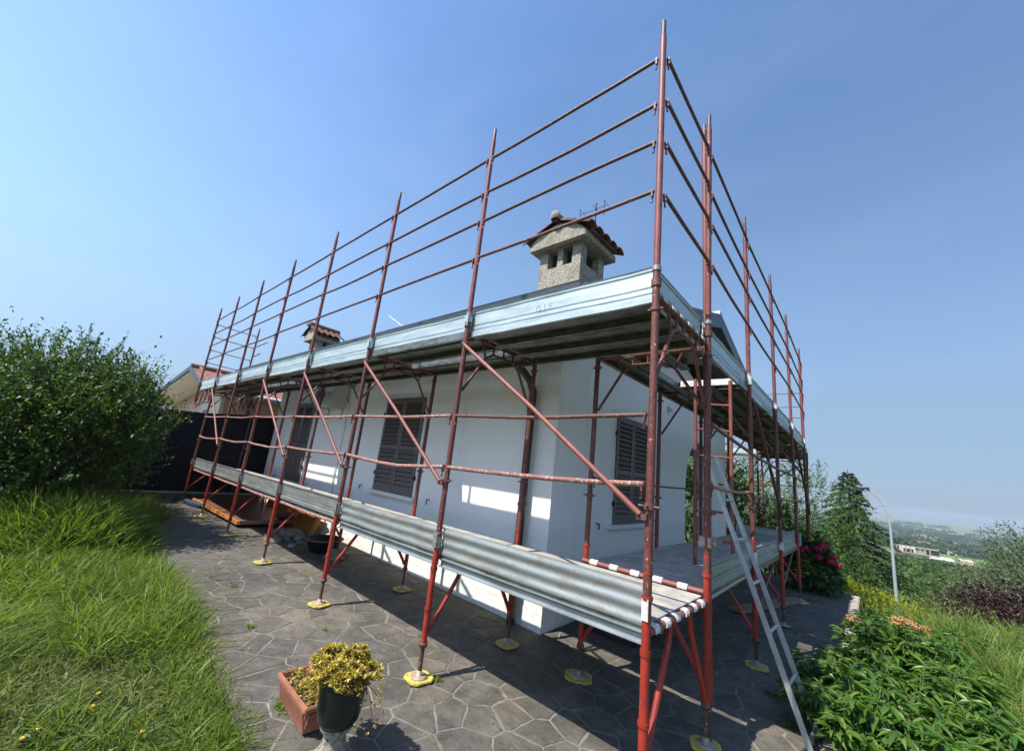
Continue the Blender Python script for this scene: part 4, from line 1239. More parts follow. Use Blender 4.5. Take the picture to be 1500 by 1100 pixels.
# long low farm building in the valley
fb = thing('farm_building', (11, 200, -15), 'long half-ruined pale building in the valley beside the lamp pole', 'building')
fwall = plain('pale_stone_wall', (.60, .50, .37), .9, 0, .15, .5); froof = plain('grey_sheet_roof', (.30, .27, .25), .8, 0, .2, .5)
def fbox(n_, a, b2, mt, par=fb):
    q = B(); q.box(a, b2); return q.build(n_, mt, par)
X0 = 5.8
fbox('wall', (X0, 198, -17), (X0+13.5, 203, -11.3), fwall)
fbox('wall', (X0+1.2, 201, -12), (X0+5.2, 206, -9.6), fwall)
fbox('wall', (X0+15.0, 197, -17), (X0+18.0, 203, -11.0), fwall)
fbox('roof', (X0-.8, 197.2, -11.3), (X0+8.2, 203.5, -11.05), froof)
fbox('roof', (X0+8.0, 196.6, -11.9), (X0+13.9, 202.5, -11.6), plain('light_sheet_roof', (.55, .56, .55), .7, 0, .1, .5))
for k in range(8):
    fbox('column', (X0+.2+k*1.15, 197.5, -10.9), (X0+.5+k*1.15, 197.8, -9.3), froof)
fbox('beam', (X0-1, 197.4, -9.3), (X0+10.5, 198.4, -9.0), froof)
for k, (a, w_, z_, h_) in enumerate(((1.5, 1.8, -16, 3.2), (5.1, 1.0, -15.8, 2.6), (7.2, 1.5, -15.8, 3.0), (9.4, 1.0, -15, 2.2), (2.0, 2.5, -11, 1.1), (7.5, 3.0, -11, 1.4))):
    fbox('opening', (X0+a, 197.9 if z_ < -12 else 197.7, z_), (X0+a+w_, 197.99 if z_ < -12 else 197.75, z_+h_), M['soot_shade'])  # dark slabs on the wall face, shade of the openings painted in
vill = [(60, 620, 14), (95, 700, 10), (150, 760, 12), (42, 690, 12), (210, 900, 13), (260, 1050, 15)]
for k, (x, y, w_) in enumerate(vill):
    z = float(H(x, y))
    t = thing('farmhouse', (x, y, z), 'tiny pale far-off farmhouse among the valley trees', 'house', 'distant farmhouses')
    q = B(); q.box((x-w_/2, y-4, z-1), (x+w_/2, y+4, z+5.5)); q.build('wall', creamw, t)
    q = B(); q.prism([(x-w_/2-.6, y-4.6, z+5.5), (x-w_/2-.6, y, z+8), (x-w_/2-.6, y+4.6, z+5.5)], (w_+1.2, 0, 0)); q.build('roof', pt_, t)

# ------------------------------------------------------------------ vegetation builders
def unit(a): return a / np.maximum(np.linalg.norm(a, axis=1, keepdims=True), 1e-9)
def leaf_geo(Cn, D, U, L, Wd, fold=.25, droop=.25, fine=False):
    n = len(Cn); D = unit(D); Sd = unit(np.cross(D, U)); Nn = np.cross(Sd, D)
    L = np.broadcast_to(L, (n,)).reshape(n, 1); Wd = np.broadcast_to(Wd, (n,)).reshape(n, 1)
    if fine:
        T = [(0,0,0), (.28,-.42,fold*.3), (.28,0,0), (.28,.42,fold*.3), (.62,-.40,fold*.2-droop*.25), (.62,0,-droop*.3), (.62,.40,fold*.2-droop*.25), (1,0,-droop)]
        Ft = [(0,2,1),(0,3,2),(1,2,5),(1,5,4),(2,3,6),(2,6,5),(4,5,7),(5,6,7)]
    else:
        T = [(0,0,0), (.42,-.5,fold*.3), (.5,0,-.05), (.42,.5,fold*.3), (1,0,-droop)]
        Ft = [(0,2,1),(0,3,2),(1,2,4),(2,3,4)]
    V = np.stack([Cn + D*L*t[0] + Sd*Wd*t[1] + Nn*L*t[2] for t in T], 1).reshape(-1, 3)
    F = (np.arange(n)[:, None, None]*len(T) + np.array(Ft)[None]).reshape(-1, 3)
    return V, F
def join(gs):
    Vs, Fs, o = [], [], 0
    for V, F in gs:
        Vs.append(V); Fs.append(F+o); o += len(V)
    return np.concatenate(Vs), np.concatenate(Fs)
def rdir(n): return unit(rng.normal(size=(n, 3)))

def shrub(centre, rad, ntw, tl, per, lL, lW, up=.6, inner=.45, spikes=0, fold=.25, jitter=.25, zmin=None, shape=None, lobes=.18, fine=False, curl=.5):
    """twigs growing out of an uneven ellipsoid, leaves set along them; returns leaves (V,F) and twig paths"""
    c = np.array(centre, float); r = np.array(rad, float)
    d = rdir(ntw); d[:, 2] = np.where(rng.random(ntw) < .35, np.abs(d[:, 2]), d[:, 2])
    ph = rng.random(6)*6.28
    lob = 1 + lobes*(np.sin(d[:,0]*5+ph[0])*np.sin(d[:,1]*4.3+ph[1]) + np.sin(d[:,2]*6+ph[2]+d[:,0]*3))
    rr = (inner + (1-inner)*rng.random(ntw)**.6)*lob
    P = c + d*r*rr[:, None]
    if zmin is not None:
        ok = P[:, 2] > zmin; P, d = P[ok], d[ok]
    n = len(P)
    td = unit(unit(d*r)*1.0 + np.array([0, 0, up]) + rng.normal(size=(n, 3))*jitter)
    ln = tl*(.6+.8*rng.random(n))
    if spikes:
        k = rng.integers(0, n, spikes); k = k[P[k, 2] > c[2]+r[2]*.35]; ln[k] *= 2.0; td[k] = unit(td[k]*.5+np.array([0, 0, 1.0]))
    t = (np.arange(per)+.6)/per
    base = P[:, None, :] + td[:, None, :]*(ln[:, None]*t[None])[:, :, None]
    base = base.reshape(-1, 3)
    m_ = len(base)
    D = np.repeat(td, per, 0)*.45 + rdir(m_)*.75 + np.array([0, 0, .05])
    U = np.array([0, 0, 1.0]) + rdir(m_)*curl
    s = (.65+.7*rng.random(m_))
    return leaf_geo(base, D, U, lL*s, lW*s, fold, .2, fine), list(zip(P, P+td*ln[:, None]))

def twigs(par, segs, r, mat, name='twig', n=700):
    """thin three-sided shoots joined into one part"""
    segs = segs[:n] if len(segs) > n else segs
    Vs, Fs = [], []
    for i, (a, b2) in enumerate(segs):
        d = b2-a; L = np.linalg.norm(d); d = d/max(L, 1e-6)
        s = np.cross(d, [.3, .5, .8]); s /= np.linalg.norm(s); t = np.cross(d, s)
        for p, rr in ((a, r), (b2, r*.35)):
            for an in (0, 2.09, 4.19): Vs.append(p + (s*math.cos(an)+t*math.sin(an))*rr)
        o = i*6
        for k in range(3):
            k2 = (k+1) % 3; Fs += [(o+k, o+k2, o+3+k2), (o+k, o+3+k2, o+3+k)]
    return fast_mesh(name, np.array(Vs), np.array(Fs), mat, par)

def limbs(par, base, tops, r0, mat, n=7, name='branch'):
    b_ = B(); base = Vector(base)
    for tp in tops:
        tp = Vector(tp); pts = []
        for k in range(6):
            t = k/5; p = base.lerp(tp, t); p.z = base.z + (tp.z-base.z)*t**.85
            p += Vector((random.uniform(-1, 1), random.uniform(-1, 1), 0))*.05*(tp-base).length*math.sin(t*3.1)
            pts.append(p)
        b_.path(pts, [r0*(1-.8*k/5) for k in range(6)], n)
    return b_.build(name, mat, par)
bark = plain('brown_bark', (.085, .065, .048), .9, 0, .35, 12, .6)
twigm = plain('green_brown_twig', (.10, .085, .045), .8, 0, .3, 12)

def grass(pts, hfun, wfun, lean, zf, curl=.6):
    n = len(pts); x, y = pts[:, 0], pts[:, 1]
    z = zf(x, y); h = hfun(n, x, y); w = wfun(n)
    a = rng.random(n)*2*math.pi; ld_ = np.stack([np.cos(a), np.sin(a)], 1)
    le = lean*(.25+rng.random(n)*1.1)
    b_a = rng.random(n)*2*math.pi; sd = np.stack([np.cos(b_a), np.sin(b_a), np.zeros(n)], 1)
    P0 = np.stack([x, y, z-.01], 1)
    def at(t): 
        s = h*le*t**2
        zz = h*(t - curl*le*.5*t**2.4)
        return P0 + np.stack([ld_[:,0]*s, ld_[:,1]*s, zz], 1)
    vs = []
    for t, ww in ((0, .8), (.4, 1.0), (.75, .65)):
        p = at(t); vs += [p - sd*(w*ww/2)[:, None], p + sd*(w*ww/2)[:, None]]
    vs.append(at(1.0))
    V = np.stack(vs, 1).reshape(-1, 3)
    Ft = np.array([(0,1,3),(0,3,2),(2,3,5),(2,5,4),(4,5,6)])
    F = (np.arange(n)[:, None, None]*7 + Ft[None]).reshape(-1, 3)
    return V, F
Hz = lambda x, y: H(x, y)
def lawnz(x, y): return H(x, y) + .0

# ------------------------------------------------------------------ lawn on the left
gm1 = leafmat('grass_blades_sunny', [(.100, .165, .020), (.145, .220, .028), (.195, .260, .042), (.110, .175, .022), (.27, .29, .09)], .5, .45, .3, (1.2, .75, 1.2))
gm2 = leafmat('grass_blades_dry', [(.16, .18, .06), (.12, .17, .04), (.28, .24, .13), (.09, .15, .03), (.24, .23, .10)], .35, .6, .2, (2.0, .8, 1.2))
def lawn_pts(n, x0, x1, y0, y1, over=.04):
    x = rng.uniform(x0, x1, n); y = rng.uniform(y0, y1, n)
    ed = np.array([edge(v) for v in np.linspace(x0, x1, 200)]); e = np.interp(x, np.linspace(x0, x1, 200), ed)
    e = e + .05*np.sin(x*9)+.04*np.sin(x*23+1)
    k = y < e + over*rng.random(n); return np.stack([x[k], y[k]], 1)
def hl(n, x, y):
    tall = np.clip((-x-2.6)/1.6, 0, 1)          # longer towards the shrubs
    patch = .5+.5*np.sin(x*2.1+y*1.4)*np.sin(y*2.9-x*.8)
    return (.05 + .06*patch + .21*tall*(.35+.65*patch))*(.35+1.3*rng.random(n)**1.3)
p_near = lawn_pts(60000, -4.4, -1.2, -3.6, -1.0)
p_mid = lawn_pts(52000, -7.6, -3.4, -4.6, -.9)
p_far = lawn_pts(30000, -11, -7.0, -5.5, -.5)
G1 = join([grass(p_mid, hl, lambda n: .007+.016*rng.random(n)**3, 1.15, lawnz, .8), grass(p_far, hl, lambda n: .009+.008*rng.random(n), .8, lawnz), grass(p_near[:9000], hl, lambda n: .0045+.005*rng.random(n), 1.0, lawnz)])
tag(fast_mesh('lawn_grass', *G1, gm1), 'long bright green grass of the lawn left of the paving', 'grass', kind='stuff')
G2 = grass(p_near[9000:52000], lambda n, x, y: (.03+.09*rng.random(n)**1.6)*(1+.9*np.clip((-x-2.2), 0, 1)), lambda n: .004+.006*rng.random(n), 1.3, lawnz, .9)
tag(fast_mesh('trodden_grass', *G2, gm2), 'short mown and partly dry grass nearest the camera, left of the trough', 'grass', kind='stuff')
# broad weed leaves in the lawn
nw = 3600
pw_ = lawn_pts(nw, -6.5, -1.3, -3.4, -1.0, 0)
zc = lawnz(pw_[:,0], pw_[:,1]) + .02 + .05*rng.random(len(pw_))
V_, F_ = leaf_geo(np.column_stack([pw_, zc]), rdir(len(pw_))*np.array([1, 1, .4])+np.array([0, 0, .35]), np.array([0, 0, 1.0])+rdir(len(pw_))*.5, .035+.04*rng.random(len(pw_)), .014+.014*rng.random(len(pw_)))
tag(fast_mesh('lawn_weeds', V_, F_, leafmat('weed_leaves', [(.05, .11, .02), (.10, .16, .04), (.15, .18, .06), (.06, .10, .03)], .35)), 'low broad-leaved weeds among the lawn grass', 'weeds', kind='stuff')
# tall seeding tufts beside the shrub
tp = np.column_stack([rng.normal(-7.4, .75, 12000), rng.normal(-1.95, .45, 12000)])
tp = tp[(tp[:,1] < -1.0)]
cl = (np.sin(tp[:,0]*7)*np.sin(tp[:,1]*8) > -.3); tp = tp[cl]
T1 = grass(tp, lambda n, x, y: (.40+.50*rng.random(n))*np.clip(1.3-((x+7.4)**2/3+(y+1.9)**2), .45, 1.1), lambda n: .011+.011*rng.random(n), .75, lawnz, .9)
tag(fast_mesh('tall_grass', *T1, gm1), 'tall arching grass tuft in front of the big dark shrub', 'grass', kind='stuff')
tp = np.column_stack([rng.uniform(-5.6, -3.2, 2600), rng.uniform(-1.9, -1.12, 2600)]); 
te = rng.uniform(-3.6, -1.5, 5200); ey = np.interp(te, np.linspace(-3.6, -1.5, 60), [edge(v) for v in np.linspace(-3.6, -1.5, 60)]) + .035 + .03*np.sin(te*17) - .30*rng.random(len(te))**1.5
T3 = grass(np.column_stack([te, ey]), lambda n, x, y: .05+.13*rng.random(n)**1.4, lambda n: .005+.007*rng.random(n), 1.0, lawnz, .8)
T4p = lawn_pts(9000, -3.9, -1.5, -3.2, -1.1, 0)
T4 = grass(T4p, lambda n, x, y: (.06+.16*rng.random(n)**1.5)*(.6+.6*(np.sin(x*5+1)*np.sin(y*6) > 0)), lambda n: .006+.008*rng.random(n), 1.1, lawnz, .8)
T2 = grass(tp, lambda n, x, y: .22+.22*rng.random(n), lambda n: .008+.006*rng.random(n), .9, lawnz, .9)
T2 = join([T2, T3, T4]); tag(fast_mesh('edge_grass', *T2, gm1), 'arching grass blades along the lawn edge of the paving', 'grass', kind='stuff')
# yellow dandelions
ym = plain('yellow_petals', (.75, .50, .02), .6, 0, .1, 20)
for k, (x, y) in enumerate(((-2.75, -1.75), (-2.62, -1.78), (-2.5, -2.0), (-2.45, -2.05), (-2.2, -1.95), (-3.3, -1.5), (-3.9, -2.0), (-2.9, -2.3), (-2.2, -1.6))):
    z = float(H(x, y))
    t = thing('dandelion', (x, y, z), 'small yellow dandelion flower in the lawn', 'flower', 'yellow dandelions in the lawn')
    b_ = B(); b_.path([(x, y, z), (x+.01, y, z+.09)], .002, 5); b_.build('stem', gm1, t)
    n = 40; a = rng.random(n)*6.28; el_ = rng.random(n)*.7
    D = np.stack([np.cos(a)*np.cos(el_), np.sin(a)*np.cos(el_), np.sin(el_)], 1)
    V_, F_ = leaf_geo(np.tile(np.array([[x+.01, y, z+.09]]), (n, 1)), D, np.array([0, 0, 1.0])+rdir(n)*.2, .012, .005); fast_mesh('petals', V_, F_, ym, t)

# ------------------------------------------------------------------ big shrub on the left
bl_m = leafmat('dark_glossy_leaves', [(.032, .068, .014), (.050, .096, .018), (.078, .132, .024), (.040, .080, .016), (.115, .170, .034)], .36, .46, .35, (1.4, .72, 1.25))
bs = thing('shrub', (-8.3, -2.6, .1), 'big dark green leafy shrub with upright shoots at the left edge', 'shrub')
gs = []; sg = []
for c, r, n_, sp in (((-8.2, -2.25, 1.66), (1.22, .88, 1.16), 2300, 170), ((-9.5, -3.4, 1.65), (1.6, 1.2, 1.15), 2000, 60), ((-8.3, -2.5, .75), (1.3, .95, .62), 900, 0), ((-9.7, -1.75, 1.25), (1.1, .8, 1.15), 900, 10), ((-7.7, -1.62, 1.65), (.8, .50, .72), 650, 20)):
    gg, ss = shrub(c, r, n_, .27, 8, .068, .033, up=.8, inner=.30, spikes=sp, zmin=.18, lobes=.22)
    gs.append(gg); sg += ss
fast_mesh('foliage', *join(gs), bl_m, bs)
random.shuffle(sg)
twigs(bs, sg, .0045, twigm, 'twigs', 3500)
limbs(bs, (-8.4, -2.7, .05), [(-7.6, -1.9, 2.2), (-8.6, -3.5, 2.3), (-9.4, -2.0, 1.9), (-7.7, -3.0, 2.0), (-8.3, -2.4, 2.8), (-7.3, -1.9, 1.4), (-9.2, -3.2, 1.8)], .055, bark)

# ------------------------------------------------------------------ peony bed on the right
pe_m = leafmat('peony_leaves', [(.045, .110, .018), (.070, .150, .024), (.105, .195, .032), (.055, .125, .020), (.165, .245, .045)], .38, .34, .45, (3, .8, 1.2))
stem_m = plain('green_stem', (.11, .16, .04), .6, 0, .2, 20)
brown_m = leafmat('withered_petals', [(.55, .32, .12), (.70, .46, .22), (.42, .22, .09), (.75, .55, .32)], .3, .8, .1)
def peony(x, y, hgt, rad, nst, label, group=None, dried=0):
    z = float(H(x, y)) if x > .66 else g(x, y)
    t = thing('peony', (x, y, z), label, 'plant', group)
    Cn, D, U, Ls, Ws = [], [], [], [], []; st = B()
    for k in range(nst):
        a = random.uniform(0, 6.28); q = rad*math.sqrt(random.random()); hh = hgt*random.uniform(.55, 1.05)*(1-.25*(q/rad)**2)
        tip = Vector((x+math.cos(a)*q, y+math.sin(a)*q, z+hh)); bs_ = Vector((x+math.cos(a)*q*.25, y+math.sin(a)*q*.25, z))
        mid = bs_.lerp(tip, .55) + Vector((0, 0, .04)); st.path([bs_, mid, tip], [.004, .0035, .002], 5, caps=False)
        for w_ in range(4):
            tt = random.uniform(.45, 1.0); b0 = bs_.lerp(mid, tt/.55) if tt < .55 else mid.lerp(tip, (tt-.55)/.45)
            pa = random.uniform(0, 6.28); pd = Vector((math.cos(pa), math.sin(pa), random.uniform(.1, .55))).normalized(); pl = random.uniform(.05, .10)
            e = b0 + pd*pl; st.path([b0, e], [.0022, .0016], 4, caps=False)
            side = pd.cross(Vector((0, 0, 1))).normalized()
            for (b_a, f_, s_) in ((0, 1, 0), (.0, .75, .7), (.0, .75, -.7), (-.035, .5, 1.0), (-.035, .5, -1.0)):
                Cn.append(e + pd*b_a); D.append(pd*f_ + side*s_*.75 + Vector((0, 0, random.uniform(-.35, .15))))
                U.append(Vector((random.uniform(-.3, .3), random.uniform(-.3, .3), 1))); L_ = random.uniform(.105, .165)*(1 if s_ == 0 else .85); Ls.append(L_); Ws.append(L_*random.uniform(.22, .30))
    V_, F_ = leaf_geo(np.array([tuple(c) for c in Cn]), np.array([tuple(c) for c in D]), np.array([tuple(c) for c in U]), np.array(Ls), np.array(Ws), .45, .30, True)
    fast_mesh('foliage', V_, F_, pe_m, t, smooth=True); st.build('stems', stem_m, t, recalc=False)
    if dried:
        n = dried*26; cc = []
        for k in range(dried): 
            c0 = np.array([x+random.uniform(-.13, .13), y+random.uniform(-.10, .10), z+hgt*1.02+random.uniform(-.02, .05)]); cc.append(np.repeat(c0[None], 26, 0) + rng.normal(size=(26, 3))*.012)
        cc = np.concatenate(cc); V_, F_ = leaf_geo(cc, rdir(n)+np.array([0, 0, .2]), rdir(n), .035, .022, .5, .4); fast_mesh('withered_flower', V_, F_, brown_m, t)
    return t
peony(.78, 1.95, .52, .36, 34, 'lush peony plant nearest the ladder foot, with broad glossy leaves', None)
peony(1.42, 2.45, .50, .40, 36, 'green peony plant at the lower right edge of the bed, beside the long grass', None)
peony(1.15, 3.85, .58, .30, 26, 'peony plant with a clump of withered orange-brown flowers in the middle of the bed', None, dried=11)
peony(.80, 3.9, .50, .22, 18, 'peony plant by the kerb with one small withered flower', None, dried=2)
for (x, y, h_, r_, n_, lb_) in ((1.12, 1.85, .46, .34, 28, 'green peony plant cut by the bottom edge, right of the one by the ladder'), (.70, 2.55, .50, .32, 30, 'green peony plant leaning over the kerb just behind the ladder foot plant'),
    (1.10, 2.75, .52, .34, 30, 'green peony plant in the middle of the front half of the bed'), (.82, 3.25, .50, .30, 26, 'green peony plant between the kerb and the withered orange-brown flowers'),
    (1.35, 3.3, .52, .32, 26, 'green peony plant in front of the withered flowers, against the long grass'), (.98, 4.6, .48, .30, 22, 'green peony plant just behind the withered flowers, nearer the kerb'),
    (1.45, 4.5, .46, .30, 20, 'green peony plant just behind the withered flowers, nearer the slope grass'), (1.0, 5.6, .42, .30, 18, 'farthest peony plant by the kerb, in front of the golden hedge'),
    (.55, 2.05, .30, .20, 12, 'small low peony plant spilling over the kerb onto the paving by the ladder'), (1.6, 5.6, .4, .3, 14, 'farthest peony plant on the slope side, among the long grass')):
    peony(x, y, h_, r_, n_, lb_, 'peony plants in the bed right of the kerb')
# grass slope on the right
gm3 = leafmat('slope_grass', [(.11, .18, .032), (.15, .225, .042), (.20, .27, .06), (.12, .19, .035), (.27, .30, .10)], .45, .5, .25, (1.5, .8, 1.2))
def slope_pts(n, x0, x1, y0, y1): return np.column_stack([rng.uniform(x0, x1, n), rng.uniform(y0, y1, n)])
sp1 = slope_pts(26000, .70, 5.0, 1.6, 8.5); k = rng.random(len(sp1)) < np.clip((sp1[:,0]-.5)/1.2, .15, 1); sp1 = sp1[k]
sp2 = slope_pts(16000, -1, 9.0, 8.0, 16)
hs = lambda n, x, y: (.16+.26*rng.random(n))*(1+.5*np.sin(x*2+y)*np.sin(y*1.7))*np.clip(.5+(x-.6)*.6, .5, 1.25)
tag(fast_mesh('slope_grass', *join([grass(sp1, hs, lambda n: .007+.006*rng.random(n), .9, Hz, .8), grass(sp2, hs, lambda n: .018+.012*rng.random(n), .8, Hz)]), gm3), 'long yellow-green grass on the slope right of the peony bed', 'grass', kind='stuff')
# pale seed heads
sh = slope_pts(170, 1.5, 5.0, 5.0, 9.5); sz = H(sh[:,0], sh[:,1])
a = rng.random(len(sh))*6.28; top = np.column_stack([sh[:,0]+.08*np.cos(a), sh[:,1]+.08*np.sin(a), sz+.30+.25*rng.random(len(sh))])
Vh, Fh = leaf_geo(np.repeat(top, 4, 0) + rng.normal(size=(len(top)*4, 3))*.02, np.array([0, 0, 1.0])+rdir(len(top)*4)*.5, rdir(len(top)*4), .06, .012)
tag(fast_mesh('seed_heads', Vh, Fh, leafmat('pale_seed_heads', [(.28, .26, .14), (.22, .22, .11)], .3)), 'pale grass seed heads standing above the slope grass', 'grass', kind='stuff')
# purple-leaved shrub, yellow-green hedge, hydrangea
def bush(name, label, cat, c, r, n_, tl, per, lL, lW, mat, base_r=.03, group=None, **kw):
    z0 = float(H(c[0], c[1]))
    t = thing(name, (c[0], c[1], z0), label, cat, group)
    gg, ss = shrub(c, r, n_, tl, per, lL, lW, **kw)
    fast_mesh('foliage', *gg, mat, t); random.shuffle(ss)
    limbs(t, (c[0], c[1], z0-.1), [(c[0]+r[0]*.5*math.cos(a_), c[1]+r[1]*.5*math.sin(a_), c[2]+r[2]*.45) for a_ in (0.3, 1.9, 3.4, 4.9)], base_r, bark, 5)
    return t
pu_m = leafmat('purple_leaves', [(.030, .012, .016), (.045, .016, .022), (.060, .024, .028), (.035, .020, .018)], .2, .5, .3)
bush('purple_shrub', 'dark purple-leaved shrub at the right edge below the olive-green trees', 'shrub', (3.05, 10.0, -.35), (1.25, .9, .95), 1500, .22, 7, .06, .035, pu_m, up=.9, inner=.4, spikes=30)
bush('purple_shrub', 'smaller purple-leaved shrub partly outside the right edge', 'shrub', (4.6, 10.6, -.5), (1.1, .9, .8), 900, .22, 7, .06, .035, pu_m, up=.9, inner=.4, spikes=20)
ye_m = leafmat('golden_leaves', [(.22, .27, .02), (.32, .34, .03), (.15, .22, .02), (.40, .38, .05)], .35, .5, .3, (3, .8, 1.15))
hd = thing('golden_hedge', (.8, 8.6, 0), 'low spreading yellow-green hedge at the far end of the kerb', 'hedge')
gs = []
for c, r, n_ in (((.25, 8.6, .12), (.45, .3, .17), 380), ((.70, 8.5, .06), (.45, .3, .16), 380), ((1.12, 8.3, -.04), (.42, .3, .14), 340), ((1.5, 8.05, -.14), (.4, .28, .10), 220)):
    gs.append(shrub(c, r, n_, .12, 8, .030, .018, up=.5, inner=.5)[0])
fast_mesh('foliage', *join(gs), ye_m, hd)
hy_m = leafmat('hydrangea_leaves', [(.025, .070, .015), (.040, .095, .020), (.030, .080, .018)], .3, .4, .4)
hyd = bush('hydrangea', 'hydrangea bush with magenta flower heads behind the far scaffold posts', 'shrub', (-.02, 7.75, .48), (.42, .42, .50), 420, .10, 5, .10, .07, hy_m, up=.2, inner=.45, base_r=.012, fine=True)
mg = leafmat('magenta_florets', [(.38, .012, .055), (.50, .02, .09), (.26, .01, .04), (.58, .05, .15)], .25, .5, .3)
for k in range(17):
    a = random.uniform(-2.9, .3); e = random.uniform(-.1, 1.1)
    c = np.array([-.02+.47*math.cos(a)*math.cos(e), 7.75+.47*math.sin(a)*math.cos(e), .52+.54*math.sin(e)])
    d = rdir(90); d = d[d[:, 2] > -.4]; V_, F_ = leaf_geo(c + d*.062, np.cross(d, rdir(len(d))), d, .030, .030, .1, .0); fast_mesh('flower_head', V_, F_, mg, hyd)
# shrub seen through the arch
la_m = leafmat('bright_laurel_leaves', [(.05, .12, .015), (.11, .18, .02), (.20, .24, .03), (.035, .08, .015)], .35, .3, .5)
bush('laurel_bush', 'laurel bush with yellow-green leaves seen through the arch', 'shrub', (-2.9, 10.5, 1.2), (1.5, .9, 1.5), 1300, .2, 7, .10, .045, la_m, up=.4, inner=.4)
bush('laurel_bush', 'dark laurel bush beyond the end of the gable wall', 'shrub', (-1.1, 10.9, .5), (.8, .6, 1.0), 500, .2, 7, .09, .04, bl_m, up=.4, inner=.4)

# deodar-like conifer with drooping sprays
cn_m = leafmat('conifer_needles', [(.026, .056, .020), (.040, .078, .026), (.058, .105, .032), (.085, .135, .038)], .2, .6, .25, (1.1, .6, 1.35))
def conifer(x, y, zb, zt, rad, label, nb_=150):
    t = thing('conifer', (x, y, zb), label, 'tree'); b_ = B(); b_.path([(x, y, zb), (x, y, (zb+zt)/2), (x, y, zt)], [.16, .09, .015], 8); b_.build('trunk', bark, t)
    Cn, D = [], []; br = B(); hgt = zt-zb
    for k in range(nb_):
        f = (k+.5)/nb_; z = zb + hgt*(.06 + .92*f); L = rad*(1-f)**.85*random.uniform(.38, 1.25)+.10; a = k*2.399 + random.uniform(-.3, .3)
        pts = []
        for q in range(7):
            s = q/6; up_ = .22*s - .42*s*s
            pts.append(Vector((x+math.cos(a)*L*s, y+math.sin(a)*L*s, z + L*up_)))
        br.path(pts, [.018*(1-f*.6)*(1-.85*q/6) for q in range(7)], 4, caps=False)
        side = Vector((-math.sin(a), math.cos(a), 0)); out = Vector((math.cos(a), math.sin(a), 0))
        m_ = int(10 + 26*L)
        for j in range(m_):
            s = random.uniform(.18, 1.0); i0 = min(5, int(s*6)); p = pts[i0].lerp(pts[i0+1], s*6-i0)
            sl = L*.30*(1.1-s)*random.uniform(.4, 1)+.06; sg_ = random.choice((-1, 1)); dv = (side*sg_*.9 + out*.7 + Vector((0, 0, random.uniform(-.35, .05)))).normalized()
            for w_ in range(4):
                Cn.append(p + dv*sl*(w_+.3)/4); dd = dv + Vector((random.uniform(-.6, .6), random.uniform(-.6, .6), random.uniform(-.5, .3))); D.append(dd)
    Cn = np.array([tuple(c) for c in Cn]); D = np.array([tuple(c) for c in D]); n = len(Cn)
    V_, F_ = leaf_geo(Cn, D, np.array([0, 0, 1.0])+rdir(n)*.6, .10+.10*rng.random(n), .035+.02*rng.random(n), .2, .25); fast_mesh('crown', V_, F_, cn_m, t)
    br.build('branch', bark, t, recalc=False)
    return t
conifer(.15, 23.5, -3.4, 3.45, 2.9, 'dark green conifer standing just left of the curved street lamp', 170)

def tree(x, y, zc, r, label, mat, group=None, n_=700, tl=.5, per=8, lL=.12, lW=.06, name='tree', cat='tree', tr=.12, **kw):
    z0 = float(H(x, y)); t = thing(name, (x, y, z0), label, cat, group)
    gg, ss = shrub((x, y, zc), r, n_, tl, per, lL, lW, **{**dict(up=.35, inner=.3, lobes=.24), **kw}); fast_mesh('crown', *gg, mat, t)
    b_ = B(); b_.path([(x, y, z0-.2), (x+.05, y, (z0+zc)/2), (x, y, zc)], [tr, tr*.8, tr*.5], 7)
    for a_ in np.linspace(0, 6.28, 6)[:-1]:
        b_.path([(x, y, zc-r[2]*.5), (x+math.cos(a_)*r[0]*.35, y+math.sin(a_)*r[1]*.35, zc), (x+math.cos(a_)*r[0]*.7, y+math.sin(a_)*r[1]*.7, zc+r[2]*.35)], [tr*.5, tr*.3, tr*.1], 5)
    b_.build('trunk', bark, t); return t
lg_m = leafmat('feathery_light_leaves', [(.060, .120, .025), (.090, .160, .035), (.13, .20, .05), (.05, .10, .02)], .4, .5, .2, (.9, .7, 1.25))
tree(-3.4, 16.5, 1.1, (2.4, 1.8, 2.5), 'light green feathery tree seen through the far scaffold posts', lg_m, n_=1300, lL=.11, lW=.045, up=.2)
tree(-1.4, 19.5, .3, (1.9, 1.8, 2.6), 'light green tree between the scaffold and the dark conifer', lg_m, n_=1100, lL=.12, lW=.05, up=.2)
tree(-6.5, 19, 1.4, (3.0, 2.2, 2.6), 'rounded green tree behind the porch, seen under the deck', la_m, n_=900, lL=.13, lW=.06)
ol_m = leafmat('grey_olive_leaves', [(.085, .115, .060), (.120, .150, .085), (.16, .19, .115), (.07, .10, .045)], .3, .55, .25, (.5, .7, 1.2))
gr_m = leafmat('mid_green_leaves', [(.045, .090, .022), (.070, .125, .030), (.10, .155, .038), (.055, .10, .025)], .35, .5, .25, (.6, .65, 1.25))
yg_m = leafmat('yellow_green_leaves', [(.11, .15, .02), (.15, .19, .03), (.08, .12, .02), (.19, .22, .04)], .35, .5, .25, (.6, .75, 1.2))
